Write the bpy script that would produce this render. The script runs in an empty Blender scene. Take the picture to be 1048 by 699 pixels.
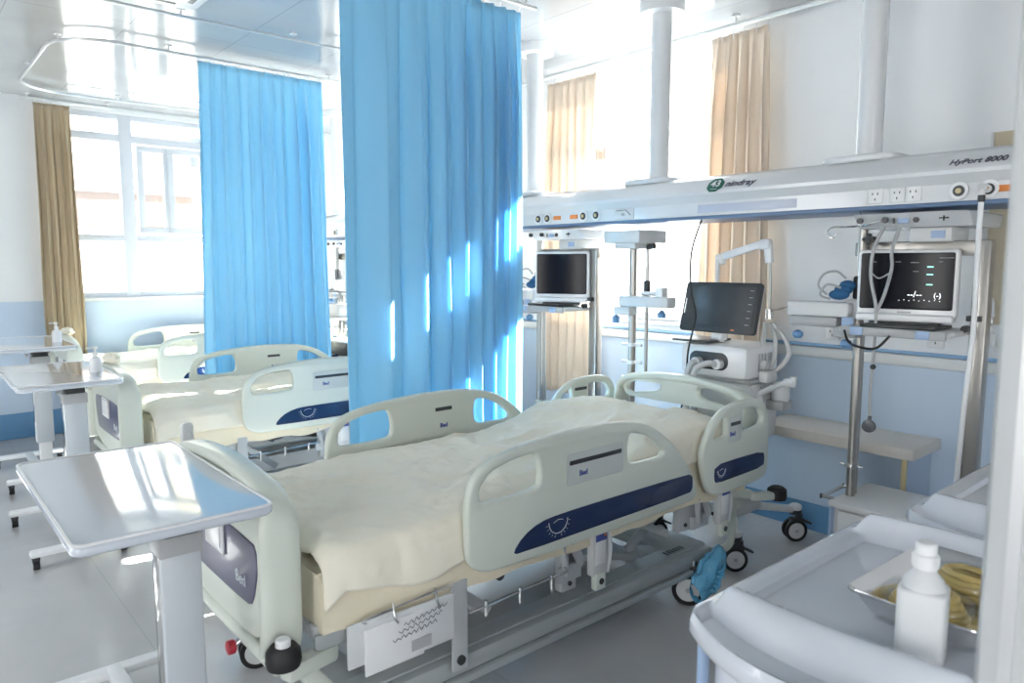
import bpy, bmesh, math, random
from mathutils import Vector, Matrix, noise
R = math.radians
C = bpy.context.scene.collection
random.seed(7)

# ------------------------------------------------------------------ materials
MATS = {}
def nodes_of(m):
    m.use_nodes = True
    return m.node_tree.nodes, m.node_tree.links
def mat(name, col, rough=.5, metal=0., bump=0., bscale=40., var=0., vscale=6., trans=0., spec=.5, emit=0., coat=0., alpha=1., sheen=0., transl=0., stretch=None):
    if name in MATS: return MATS[name]
    m = bpy.data.materials.new(name); n, l = nodes_of(m)
    p = n['Principled BSDF']; col4 = (*col, 1)
    p.inputs['Base Color'].default_value = col4
    p.inputs['Roughness'].default_value = rough
    p.inputs['Metallic'].default_value = metal
    p.inputs['Specular IOR Level'].default_value = spec
    p.inputs['Transmission Weight'].default_value = trans
    p.inputs['Coat Weight'].default_value = coat
    p.inputs['Coat Roughness'].default_value = .08
    p.inputs['Alpha'].default_value = alpha
    p.inputs['Sheen Weight'].default_value = sheen
    if emit:
        p.inputs['Emission Color'].default_value = col4
        p.inputs['Emission Strength'].default_value = emit
    tc = n.new('ShaderNodeTexCoord'); src = tc.outputs['Object']
    if stretch:
        mp = n.new('ShaderNodeMapping'); mp.inputs['Scale'].default_value = stretch
        l.new(src, mp.inputs['Vector']); src = mp.outputs['Vector']
    if bump:
        t = n.new('ShaderNodeTexNoise'); t.inputs['Scale'].default_value = bscale; t.inputs['Detail'].default_value = 4
        b = n.new('ShaderNodeBump'); b.inputs['Strength'].default_value = bump; b.inputs['Distance'].default_value = .01
        l.new(src, t.inputs['Vector']); l.new(t.outputs['Fac'], b.inputs['Height']); l.new(b.outputs['Normal'], p.inputs['Normal'])
    if var:
        t = n.new('ShaderNodeTexNoise'); t.inputs['Scale'].default_value = vscale; t.inputs['Detail'].default_value = 3
        mx = n.new('ShaderNodeMix'); mx.data_type = 'RGBA'
        mx.inputs[6].default_value = tuple(c*(1-var) for c in col)+(1,)
        mx.inputs[7].default_value = tuple(min(1, c*(1+var*.6)) for c in col)+(1,)
        l.new(src, t.inputs['Vector']); l.new(t.outputs['Fac'], mx.inputs[0]); l.new(mx.outputs[2], p.inputs['Base Color'])
    if transl:
        tr = n.new('ShaderNodeBsdfTranslucent'); tr.inputs['Color'].default_value = col4
        ms = n.new('ShaderNodeMixShader'); ms.inputs[0].default_value = transl
        o = n['Material Output']
        l.new(p.outputs[0], ms.inputs[1]); l.new(tr.outputs[0], ms.inputs[2]); l.new(ms.outputs[0], o.inputs[0])
    MATS[name] = m
    return m
def tile_mat(name, c1, mortar, sx, sy, rough, gap=.004, bump=.0, off=(0,0,0), spec=.5, var=.04):
    m = bpy.data.materials.new(name); n, l = nodes_of(m); p = n['Principled BSDF']
    tc = n.new('ShaderNodeTexCoord'); mp = n.new('ShaderNodeMapping'); mp.inputs['Location'].default_value = off
    b = n.new('ShaderNodeTexBrick'); b.offset = 0; b.inputs['Scale'].default_value = 1
    b.inputs['Brick Width'].default_value = sx; b.inputs['Row Height'].default_value = sy
    b.inputs['Mortar Size'].default_value = gap; b.inputs['Mortar Smooth'].default_value = .1; b.inputs['Bias'].default_value = 0
    b.inputs['Color1'].default_value = (*c1, 1); b.inputs['Color2'].default_value = (*[c*(1-var) for c in c1], 1); b.inputs['Mortar'].default_value = (*mortar, 1)
    l.new(tc.outputs['Object'], mp.inputs[0]); l.new(mp.outputs[0], b.inputs['Vector'])
    t = n.new('ShaderNodeTexNoise'); t.inputs['Scale'].default_value = 2.2; t.inputs['Detail'].default_value = 5
    mx = n.new('ShaderNodeMix'); mx.data_type = 'RGBA'; mx.blend_type = 'MULTIPLY'; mx.inputs[0].default_value = .25
    l.new(tc.outputs['Object'], t.inputs['Vector']); l.new(b.outputs['Color'], mx.inputs[6]); l.new(t.outputs['Fac'], mx.inputs[7])
    l.new(mx.outputs[2], p.inputs['Base Color'])
    mr = n.new('ShaderNodeMapRange'); mr.inputs['To Min'].default_value = rough*.75; mr.inputs['To Max'].default_value = rough*1.3
    l.new(t.outputs['Fac'], mr.inputs['Value']); l.new(mr.outputs[0], p.inputs['Roughness'])
    p.inputs['Specular IOR Level'].default_value = spec
    MATS[name] = m
    return m
def glass_mat(name, tint=(.96, .99, 1), gl=.06):
    m = bpy.data.materials.new(name); n, l = nodes_of(m); n.remove(n['Principled BSDF'])
    t = n.new('ShaderNodeBsdfTransparent'); t.inputs[0].default_value = (*tint, 1)
    g = n.new('ShaderNodeBsdfGlossy'); g.inputs['Roughness'].default_value = .02
    ms = n.new('ShaderNodeMixShader'); ms.inputs[0].default_value = gl
    l.new(t.outputs[0], ms.inputs[1]); l.new(g.outputs[0], ms.inputs[2]); l.new(ms.outputs[0], n['Material Output'].inputs[0])
    MATS[name] = m
    return m

PLASTIC = mat('bed_plastic', (.66, .70, .63), .32, coat=.2, var=.02)
PLASTIC2 = mat('bed_plastic_inset', (.56, .60, .585), .4, var=.02)
NAVY = mat('navy_panel', (.007, .022, .085), .25, coat=.3, var=.1)
SLATE = mat('slate_panel', (.10, .10, .17), .3, coat=.3, var=.05)
STEEL_P = mat('painted_frame', (.50, .52, .54), .38, var=.04)
FRAME = mat('frame_grey', (.46, .49, .50), .35, metal=.3, var=.06)
CHROME = mat('chrome', (.72, .72, .72), .14, metal=1., var=.04)
STEEL = mat('brushed_steel', (.40, .385, .36), .3, metal=.9, bump=.1, bscale=60, stretch=(1, 1, .05), var=.06)
PROBE = mat('probe_grey', (.12, .13, .14), .35, metal=.4)
CUFFM = mat('cuff_fabric', (.025, .12, .27), .8, bump=.3, var=.1)
BLACK = mat('black_rubber', (.012, .012, .013), .55, var=.1)
DARK = mat('dark_plastic', (.035, .038, .042), .35, var=.1)
WHITE = mat('white_plastic', (.80, .81, .82), .3, coat=.2, var=.015)
OFFW = mat('offwhite_plastic', (.66, .67, .67), .4, var=.02)
GREYP = mat('grey_plastic', (.42, .43, .44), .4, var=.03)
CREAM = mat('cream_cotton', (.94, .895, .76), .85, bump=.35, bscale=30, var=.03, sheen=.2, transl=.08)
CREAM2 = mat('cream_mattress_cloth', (.82, .75, .58), .85, bump=.35, bscale=25, var=.05, sheen=.2)
BLUEC = mat('blue_curtain_cloth', (.48, .79, .97), .8, bump=.05, bscale=120, var=.02, sheen=.1, transl=.55)
TANC = mat('tan_curtain_cloth', (.50, .41, .29), .85, bump=.08, bscale=90, var=.01, transl=.25)
PEACHC = mat('peach_curtain_cloth', (.78, .665, .55), .85, bump=.08, bscale=90, var=.01, transl=.14)
SCREEN = mat('dark_screen', (.006, .007, .012), .2, spec=.2, var=.2)
SCREENG = mat('grey_screen', (.075, .08, .085), .2, spec=.3, var=.3, vscale=9)
CYAN = mat('screen_cyan', (.25, .75, .6), .4, emit=.9)
PALE = mat('screen_white', (.8, .85, .9), .4, emit=.7)
ORANGE = mat('orange_label', (.75, .25, .06), .4)
BLUEP = mat('blue_plastic', (.13, .29, .52), .35, coat=.2, var=.03)
LBLUE = mat('light_blue_plastic', (.34, .46, .66), .4, coat=.1, var=.03)
BLUEBAG = mat('blue_film', (.16, .52, .80), .16, trans=.15, bump=.9, bscale=26, var=.3, vscale=20)
INK = mat('ink', (.05, .05, .09), .6)
LOGO = mat('logo_blue', (.06, .09, .35), .5)
WINK = mat('white_ink', (.75, .80, .85), .5)
GREEN = mat('green_sticker', (.015, .13, .09), .5, var=.05)
RED = mat('red_plastic', (.50, .03, .05), .35)
BENCHW = mat('bench_top_laminate', (.64, .61, .57), .4, var=.05, vscale=14, stretch=(1, 6, 1))
BENCHB = mat('bench_blue_panel', (.42, .53, .68), .4, var=.02)
YELLOW = mat('yellow_edge_band', (.60, .50, .28), .5, var=.03)
CARTW = mat('cart_plastic', (.64, .675, .74), .17, coat=.5, var=.03, bump=.05, bscale=8)
TUBEM = mat('clear_tube', (.80, .82, .82), .25, trans=.25, var=.02)
GAUZE = mat('yellow_rubber_tube', (.72, .53, .15), .35, trans=.1, var=.2, vscale=30)
FILM = glass_mat('clear_film', (.95, .96, .97), .12)
FROST = mat('frosted_plastic', (.84, .86, .88), .35, trans=.25, var=.01)
GLASS = glass_mat('window_glass')
PVC = mat('window_pvc', (.60, .64, .70), .35, var=.02)
ALU = mat('aluminium_rail', (.68, .69, .70), .3, metal=.6, var=.03)
TRIM = mat('trim_white', (.70, .73, .74), .35, var=.02)
LED = mat('blue_underlip', (.13, .21, .35), .35, var=.03)
BEAM = mat('bridge_enamel', (.72, .74, .76), .25, coat=.3, var=.02)
WALLW = mat('wall_paint_white', (.80, .82, .84), .6, bump=.05, bscale=200, var=.02)
WALLB = mat('wall_paint_blue', (.53, .645, .79), .45, bump=.05, bscale=200, var=.02)
BASEB = mat('baseboard_blue', (.11, .27, .48), .4, var=.05)
RAILB = mat('rail_line_blue', (.25, .43, .66), .4)
BEIGE = mat('beige_panel', (.56, .49, .36), .5, var=.04)
FLOORM = tile_mat('vinyl_floor', (.60, .60, .605), (.50, .50, .50), .9, 2.4, .2, .0022, off=(.2, .27, 0))
CEILM = tile_mat('ceiling_panel', (.52, .545, .57), (.36, .38, .4), .6, 3.0, .13, .003, off=(0, 1.2, 0), spec=.8)
PLASTER = mat('sunlit_plaster', (.85, .82, .75), .8, var=.06, vscale=1)
BRICKM = tile_mat('brick', (.13, .062, .045), (.16, .12, .10), .5, .2, .8, .03)
EXGLASS = mat('outdoor_window', (.05, .06, .08), .2)
GROUND = mat('outdoor_ground', (.7, .69, .66), .9, var=.05, vscale=.5)

COLUMN = mat('column_enamel', (.55, .59, .63), .35, coat=.2, var=.02)
TABLE = mat('glossy_tabletop', (.58, .63, .70), .07, spec=.9, coat=.6, var=.01)
# ------------------------------------------------------------------ mesh builder
def catmull(pts, sub=6, closed=False):
    P = [Vector(p) for p in pts]; n = len(P); out = []
    rng = range(n if closed else n-1)
    for i in rng:
        if closed: a, b, c, d = P[(i-1) % n], P[i], P[(i+1) % n], P[(i+2) % n]
        else: a, b, c, d = P[max(i-1, 0)], P[i], P[i+1], P[min(i+2, n-1)]
        for k in range(sub):
            t = k/sub
            out.append(.5*((2*b)+(c-a)*t+(2*a-5*b+4*c-d)*t*t+(3*b-a-3*c+d)*t**3))
    if not closed: out.append(P[-1])
    return out
def chaikin(pts, it=2, cut=.25):
    for _ in range(it):
        o = []
        for i in range(len(pts)):
            a, b = pts[i], pts[(i+1) % len(pts)]
            o += [tuple(a[k]*(1-cut)+b[k]*cut for k in range(len(a))), tuple(a[k]*cut+b[k]*(1-cut) for k in range(len(a)))]
        pts = o
    return pts
def rrect(x0, y0, x1, y1, r, n=5):
    out = []
    for cx, cy, a in ((x1-r, y1-r, 0), (x0+r, y1-r, 90), (x0+r, y0+r, 180), (x1-r, y0+r, 270)):
        for k in range(n+1):
            t = R(a+90*k/n); out.append((cx+r*math.cos(t), cy+r*math.sin(t)))
    return out
def XZ(y): return Matrix(((1, 0, 0, 0), (0, 0, 1, y), (0, 1, 0, 0), (0, 0, 0, 1)))      # u->x v->z w->y
def YZ(x): return Matrix(((0, 0, 1, x), (1, 0, 0, 0), (0, 1, 0, 0), (0, 0, 0, 1)))      # u->y v->z w->x
def XY(z): return Matrix(((1, 0, 0, 0), (0, 1, 0, 0), (0, 0, 1, z), (0, 0, 0, 1)))
class MB:
    def __init__(s): s.bm = bmesh.new(); s.ms = []; s.mi = 0
    def m(s, material):
        if material not in s.ms: s.ms.append(material)
        s.mi = s.ms.index(material); return s
    def _fin(s, verts):
        fs = {f for v in verts for f in v.link_faces}
        for f in fs: f.material_index = s.mi; f.smooth = True
        return verts
    def box(s, c, d, bev=0., rot=None, seg=2):
        M = Matrix.Translation(c) @ (rot.to_4x4() if rot else Matrix()) @ Matrix.Diagonal((*d, 1))
        r = bmesh.ops.create_cube(s.bm, size=1, matrix=M); vs = r['verts']
        s._fin(vs)
        if bev:
            es = list({e for v in vs for e in v.link_edges})
            b = bmesh.ops.bevel(s.bm, geom=es, offset=min(bev, min(d)*.45), segments=seg, affect='EDGES', profile=.5)
            for f in b['faces']: f.material_index = s.mi; f.smooth = True
        return s
    def bb(s, x0, y0, z0, x1, y1, z1, bev=0.):
        return s.box(((x0+x1)/2, (y0+y1)/2, (z0+z1)/2), (abs(x1-x0), abs(y1-y0), abs(z1-z0)), bev)
    def cyl(s, p, q, r, r2=None, seg=20):
        p, q = Vector(p), Vector(q); d = q-p
        M = Matrix.Translation((p+q)/2) @ d.to_track_quat('Z', 'Y').to_matrix().to_4x4()
        k = bmesh.ops.create_cone(s.bm, cap_ends=True, segments=seg, radius1=r, radius2=r if r2 is None else r2, depth=d.length, matrix=M)
        s._fin(k['verts']); return s
    def bar(s, p, q, w, h, up=(0, 0, 1), bev=0.):
        p, q = Vector(p), Vector(q); d = (q-p); x = d.normalized(); z = Vector(up); z = (z-x*z.dot(x)).normalized(); y = z.cross(x)
        M = Matrix((x, y, z)).transposed()
        return s.box((p+q)/2, (d.length, w, h), bev, M)
    def sph(s, c, r, sc=(1, 1, 1), seg=16):
        M = Matrix.Translation(c) @ Matrix.Diagonal((*sc, 1))
        k = bmesh.ops.create_uvsphere(s.bm, u_segments=seg, v_segments=seg//2, radius=r, matrix=M); s._fin(k['verts']); return s
    def tube(s, pts, r, seg=8, sub=5, closed=False, raw=False, rf=None):
        P = [Vector(p) for p in pts] if raw else catmull(pts, sub, closed)
        n = len(P); rings = []; prev = None
        for i, p in enumerate(P):
            t = (P[(i+1) % n]-P[i-1]) if closed else (P[min(i+1, n-1)]-P[max(i-1, 0)])
            t.normalize()
            if prev is None: u = t.orthogonal().normalized()
            else:
                u = prev-t*prev.dot(t); u = u.normalized() if u.length > 1e-6 else t.orthogonal().normalized()
            prev = u; v = t.cross(u); rr = r*(rf(i/(n-1)) if rf else 1)
            rings.append([s.bm.verts.new(p+(u*math.cos(a)+v*math.sin(a))*rr) for a in [2*math.pi*k/seg for k in range(seg)]])
        fs = []
        for i in range(n if closed else n-1):
            a, b = rings[i], rings[(i+1) % n]
            for k in range(seg): fs.append(s.bm.faces.new((a[k], a[(k+1) % seg], b[(k+1) % seg], b[k])))
        if not closed: fs += [s.bm.faces.new(rings[0][::-1]), s.bm.faces.new(rings[-1])]
        for f in fs: f.material_index = s.mi; f.smooth = True
        return s
    def lathe(s, prof, c=(0, 0, 0), axis='Z', seg=24):
        M = Matrix.Translation(c)
        if axis == 'X': M = M @ Matrix.Rotation(R(90), 4, 'Y')
        if axis == 'Y': M = M @ Matrix.Rotation(R(-90), 4, 'X')
        rings = [[s.bm.verts.new(M @ Vector((max(r, 1e-4)*math.cos(2*math.pi*k/seg), max(r, 1e-4)*math.sin(2*math.pi*k/seg), z))) for k in range(seg)] for r, z in prof]
        fs = []
        for a, b in zip(rings, rings[1:]):
            for k in range(seg): fs.append(s.bm.faces.new((a[k], a[(k+1) % seg], b[(k+1) % seg], b[k])))
        fs += [s.bm.faces.new(rings[0][::-1]), s.bm.faces.new(rings[-1])]
        for f in fs: f.material_index = s.mi; f.smooth = True
        return s
    def shape(s, outline, holes, thick, bev, M):
        cu = bpy.data.curves.new('tmp', 'CURVE'); cu.dimensions = '2D'; cu.fill_mode = 'BOTH'
        cu.extrude = max(thick/2-bev, 1e-4); cu.bevel_depth = bev; cu.bevel_resolution = 2; cu.offset = -bev
        for L in [outline]+list(holes):
            sp = cu.splines.new('POLY'); sp.points.add(len(L)-1); sp.use_cyclic_u = True
            for p, q in zip(sp.points, L): p.co = (q[0], q[1], 0, 1)
        return s._curve(cu, M)
    def _curve(s, cu, M):
        ob = bpy.data.objects.new('tmp', cu); me = bpy.data.meshes.new_from_object(ob)
        of, ov = set(s.bm.faces), set(s.bm.verts); me.transform(M); s.bm.from_mesh(me)
        for f in s.bm.faces:
            if f not in of: f.material_index = s.mi; f.smooth = True
        vs = [v for v in s.bm.verts if v not in ov]
        bmesh.ops.remove_doubles(s.bm, verts=list(vs), dist=1e-5)
        bpy.data.objects.remove(ob); bpy.data.curves.remove(cu); bpy.data.meshes.remove(me)
        return s
    def text(s, body, size, M, th=.001, italic=0., bold=0.):
        cu = bpy.data.curves.new('txt', 'FONT'); cu.body = body; cu.size = size; cu.extrude = th; cu.align_x = 'CENTER'; cu.align_y = 'CENTER'; cu.shear = italic; cu.offset = bold
        return s._curve(cu, M)
    def grid(s, nu, nv, fn, closed_u=False):
        V = [[s.bm.verts.new(fn(i/nu, j/nv)) for j in range(nv+1)] for i in range(nu+1)]
        for i in range(nu):
            for j in range(nv):
                f = s.bm.faces.new((V[i][j], V[i+1][j], V[i+1][j+1], V[i][j+1])); f.material_index = s.mi; f.smooth = True
        return s
    def build(s, name, parent=None, loc=None, solid=0., angle=35, recalc=True):
        if recalc: bmesh.ops.recalc_face_normals(s.bm, faces=s.bm.faces)
        me = bpy.data.meshes.new(name); s.bm.to_mesh(me); s.bm.free()
        for mm in s.ms: me.materials.append(mm)
        me.set_sharp_from_angle(angle=R(angle))
        o = bpy.data.objects.new(name, me); C.objects.link(o)
        if parent: o.parent = parent
        if loc: o.location = loc
        if solid:
            md = o.modifiers.new('thickness', 'SOLIDIFY'); md.thickness = solid; md.offset = 0
        return o
def tag(o, label=None, cat=None, group=None, kind=None):
    if label: o['label'] = label
    if cat: o['category'] = cat
    if group: o['group'] = group
    if kind: o['kind'] = kind
    return o
def thing(name, label, cat, loc=(0, 0, 0), rz=0, group=None):
    o = bpy.data.objects.new(name, None); o.empty_display_size = .1; C.objects.link(o)
    o.location = loc; o.rotation_euler = (0, 0, rz)
    return tag(o, label, cat, group)
def struct(mb, name, label=None):
    o = mb.build(name); o['kind'] = 'structure'
    if label: o['label'] = label
    return o
def kids(o): return [c for c in list(C.objects) if c.parent == o]
def copy_tree(o, parent=None):
    c = o.copy(); C.objects.link(c); c.parent = parent
    for ch in kids(o): copy_tree(ch, c)
    return c
def nz(x, y, z, s=1.): return noise.noise(Vector((x*s, y*s, z*s)))
def face_mat(o, right, up, nrm=None):   # text placement: columns right, up, normal
    r = Vector(right).normalized(); u = Vector(up).normalized(); n = r.cross(u)
    return Matrix(((r.x, u.x, n.x, o[0]), (r.y, u.y, n.y, o[1]), (r.z, u.z, n.z, o[2]), (0, 0, 0, 1)))

# ------------------------------------------------------------------ room shell
ZC = 2.90; XW = 3.875; YF = 7.4; XL = -2.6; YB = -3.2
fl = MB().m(FLOORM).bb(XL-.2, YB-.2, -.1, XW+.2, YF+.2, 0); struct(fl, 'floor')
ce = MB().m(CEILM).bb(XL-.2, YB-.2, ZC, XW+.2, YF+.2, ZC+.1); struct(ce, 'ceiling')
def wall_seg_x(mb, y0, y1, z0, z1, xf=XW, t=.2):        # right wall segments, split by paint height
    for za, zb, mm in ((0, 1.05, WALLB), (1.05, ZC, WALLW)):
        a, b = max(z0, za), min(z1, zb)
        if b > a: mb.m(mm).bb(xf, y0, a, xf+t, y1, b)
WR = (2.36, 4.02, 1.12, 2.80)       # right window y0,y1,z0,z1
WR2 = (5.0, 6.6, 1.20, 2.80)        # further window of the same wall
w = MB()
wall_seg_x(w, YB-.2, WR[0], 0, ZC); wall_seg_x(w, WR[1], WR2[0], 0, ZC); wall_seg_x(w, WR2[1], YF+.2, 0, ZC)
for W_ in (WR, WR2): wall_seg_x(w, W_[0], W_[1], 0, W_[2]); wall_seg_x(w, W_[0], W_[1], W_[3], ZC)
struct(w, 'wall_right')
WF = (1.12, 2.52, 1.19, 2.84)
w = MB()
def wall_seg_y(mb, x0, x1, z0, z1):
    for za, zb, mm in ((0, 1.175, WALLB), (1.175, ZC, WALLW)):
        a, b = max(z0, za), min(z1, zb)
        if b > a: mb.m(mm).bb(x0, YF, a, x1, YF+.2, b)
wall_seg_y(w, XL-.2, WF[0], 0, ZC); wall_seg_y(w, WF[1], XW+.0, 0, ZC); wall_seg_y(w, WF[0], WF[1], 0, WF[2]); wall_seg_y(w, WF[0], WF[1], WF[3], ZC)
struct(w, 'wall_far')
# left and back walls, out of the picture, with bare openings added and sized to let in fill light
w = MB().m(WALLW).bb(XL-.2, YB-.2, 0, XL, YF+.2, .5).bb(XL-.2, YB-.2, 2.7, XL, YF+.2, ZC)
for y0, y1 in ((YB-.2, -.6), (.6, 3.2), (4.6, YF+.2)): w.bb(XL-.2, y0, .5, XL, y1, 2.7)
struct(w, 'wall_left')
w = MB().m(WALLW).bb(XL, YB-.2, 0, XW, YB, .5).bb(XL, YB-.2, 2.7, XW, YB, ZC)
for x0, x1 in ((XL, -.9), (.3, XW)): w.bb(x0, YB-.2, .5, x1, YB, 2.7)
struct(w, 'wall_back')
# baseboards
struct(MB().m(BASEB).bb(XW-.012, YB, 0, XW, YF, .155, .004), 'baseboard_right')
struct(MB().m(BASEB).bb(XL, YF-.012, 0, XW-.02, YF, .22, .004), 'baseboard_far')
# bumper rail and blue line along the right wall
struct(MB().m(TRIM).bb(XW-.028, -2, .985, XW, YF-.02, 1.045, .012).m(RAILB).bb(XW-.032, -2, 1.047, XW, YF-.02, 1.062, .003), 'trim_1')
# window frames
def window(name, axis, a0, a1, z0, z1, at, mull, trans_z, sash=None):
    mb = MB().m(PVC)
    def b(u0, v0, u1, v1, d0=.02, d1=.09, mm=None):
        if mm: mb.m(mm)
        if axis == 'X': mb.bb(u0, at+d0, v0, u1, at+d1, v1, .004)
        else: mb.bb(at+d0, u0, v0, at+d1, u1, v1, .004)
    e = .05
    b(a0, z0, a1, z0+e); b(a0, z1-e, a1, z1); b(a0, z0, a0+e, z1); b(a1-e, z0, a1, z1)
    for m_, hw in mull: b(m_-hw, z0, m_+hw, z1, .015, .095)
    for t_, hw, u0, u1 in trans_z: b(u0, t_-hw, u1, t_+hw, .018, .092)
    if sash:
        for (u0, v0, u1, v1) in sash:
            w_ = .055
            d_ = .004 if u0 < 2 else -.012
            b(u0, v0, u1, v0+w_, d_, .045+d_); b(u0, v1-w_, u1, v1, d_, .045+d_); b(u0, v0+w_, u0+w_, v1-w_, d_, .045+d_); b(u1-w_, v0+w_, u1, v1-w_, d_, .045+d_)
    o = struct(mb, name)
    g = MB().m(GLASS)
    if axis == 'X': g.bb(a0+.02, at+.05, z0+.02, a1-.02, at+.056, z1-.02)
    else: g.bb(at+.05, a0+.02, z0+.02, at+.056, a1-.02, z1-.02)
    g.build('window_glass', o)
    s = MB().m(TRIM)
    if axis == 'X': s.bb(a0-.04, at-.03, z0-.03, a1+.04, at+.12, z0+.0, .006)
    else: s.bb(at-.03, a0-.04, z0-.03, at+.12, a1+.04, z0, .006)
    s.build('window_sill', o)
    return o
window('window_1', 'X', WF[0], WF[1], WF[2], WF[3], YF, [(1.755, .055)], [(1.73, .03, WF[0], WF[1]), (2.63, .035, WF[0], WF[1])],
       sash=[(1.84, 1.78, 2.12, 2.58), (2.10, 1.78, 2.45, 2.58)])
window('window_2', 'Y', WR[0], WR[1], WR[2], WR[3], XW, [(3.2, .03)], [(2.4, .025, WR[0], WR[1])])
window('window_3', 'Y', WR2[0], WR2[1], WR2[2], WR2[3], XW, [(5.8, .03)], [(2.4, .025, WR2[0], WR2[1])])
# white jamb beside the camera
struct(MB().m(mat('jamb_grey', (.52, .54, .55), .4, var=.02)).box((.945, .135, ZC/2), (.15, .215, ZC), .035).m(ALU).bb(.868, .2, 0, .874, .212, ZC), 'trim_2')

# wall panel of beige board, sockets
tag(MB().m(BEIGE).box((0, 0, 0), (.03, .62, .87), .006).m(OFFW).box((-.017, .31, 0), (.012, .012, .87), .002).build('wall_board', loc=(XW-.015, .80, 1.655)),
    'beige board fixed to the right wall behind the equipment bridge', 'wall board')
def socket(y, z, kind, label):
    mb = MB().m(WHITE).box((-.006, 0, 0), (.012, .075, .075), .004)
    if kind == 'dial': mb.m(OFFW).cyl((-.012, 0, 0), (-.02, 0, 0), .03).m(DARK).cyl((-.02, 0, .0), (-.022, 0, 0), .006)
    else:
        mb.m(DARK)
        for a in ((-.012, .008), (.012, .008), (0, -.012)): mb.box((-.0125, a[0], a[1]), (.002, .004, .012))
    tag(mb.build('wall_socket', loc=(XW, y, z)), label, 'socket', 'sockets in the strip above the blue wall')
socket(1.81, 1.125, 'plug', 'white wall socket left of the big monitor rack, above the bumper rail')
socket(1.30, 1.125, 'plug', 'white wall socket below the large patient monitor')
socket(1.015, 1.13, 'dial', 'round white outlet with a dark centre, farthest right on the wall strip')

# ------------------------------------------------------------------ outdoors
def building(name, label, x, y, d, mk):
    b = thing(name, label, 'building', (x, y, 0)); mk(b); return b
def b1(b):
    MB().m(PLASTER).bb(-3.2, 0, -6, .6, 4, 9).m(mat('cream_facade', (.40, .35, .22), .8, var=.05)).bb(.6, -.4, -6, 6, 4, 9).build('wall', b)
    for x, z in ((1.2, 4.6), (1.75, 4.6), (-1.6, 5.7), (-1.0, 5.7), (-1.5, 3.9)):
        f = -.4 if x > .6 else 0
        MB().m(TRIM).bb(x-.22, f-.05, z-.45, x+.22, f-.001, z+.45).m(EXGLASS if x > 1 else mat('pale_outdoor_window', (.22, .24, .26), .3)).bb(x-.17, f-.07, z-.4, x+.17, f-.04, z+.4).build('window', b)
b1b = building('apartment_building', 'pale building with a cream wing seen through the far window', 5.7, 22, 4, b1)
tag(MB().m(BRICKM).bb(-6, 0, 0, 6, .4, .75).m(TRIM).bb(-6, -.05, .75, 6, .45, .85).build('brick_parapet', loc=(5, 18.5, 2.35)), 'reddish brick parapet outside the far window', 'wall')
tag(MB().m(PLASTER).bb(-6, 0, -6, 6, .3, 2.3).build('parapet_base', loc=(5, 18.55, 0)), 'bright plain wall under the brick parapet outside', 'wall')
def b2(b):
    MB().m(PLASTER).bb(0, -9, -6, 4, 9, 8).build('wall', b)
    for y in (-5.5, -3.4, -1.0, 1.5, 4):
        for z in (2.6, 5.2):
            MB().m(TRIM).bb(-.06, y-.5, z-.5, -.001, y+.5, z+.5).m(BRICKM).bb(-.08, y-.4, z-.35, -.05, y+.4, z+.1).build('window', b)
building('apartment_building', 'sunlit building with brown window panels outside the right window', 18, 15, 4, b2)

# ------------------------------------------------------------------ curtains
def curtain(name, label, cat, M_, p0, p1, ztop, zbot, folds, amp, mat_, group=None, flare=0., seed=0., header=.10, warp=0.):
    """hangs from p0 to p1 (x,y) in a pleated wave"""
    p0, p1 = Vector((*p0, 0)), Vector((*p1, 0)); d = p1-p0; L = d.length; t = d.normalized(); n = Vector((-t.y, t.x, 0))
    root = thing(name, label, cat, (p0+p1)/2+Vector((0, 0, 0)), 0, group)
    base = (p0+p1)/2
    def fn(u, v):
        z = ztop+(zbot-ztop)*v
        k = min(1, v*4+.25)
        uu = u*(1-warp)+warp*u**2.4+.012*nz(u*folds*.9, seed, 3)
        ph = 2*math.pi*folds*uu+1.1*nz(u*folds*.45+seed, 7, v*.9)
        a = amp*(.55+.75*abs(nz(u*folds*.6+seed*2, 1.3, v*1.2)+.35))*k
        wv = math.sin(ph)+.28*math.sin(2.3*ph+seed)*(1-v*.5)
        side = .35*math.sin(2*ph)*amp*.6*k
        fl = flare*(u-.5)*v + .02*v*nz(u*3, seed, v*2)
        pos = p0+t*(u*L+side+fl)+n*(a*wv*.8)+Vector((0, 0, z))
        if v > .97: pos.z += .008*math.sin(ph*1.3)
        return pos-base
    MB().m(mat_).grid(int(folds*22), 44, fn).build('drape', root, solid=.003, angle=180, recalc=False)
    # heading tape with pinch pleats and hooks
    nh = max(3, int(folds*1.0))
    for i in range(nh+1):
        p = p0+t*(L*i/nh)-base
        MB().m(ALU).tube([p+Vector((0, 0, ztop-.03)), p+n*.012+Vector((0, 0, ztop+.005)), p+Vector((0, 0, ztop+.028))], .0025, seg=5, sub=3).build('curtain_hook', root)
    return root
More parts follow.
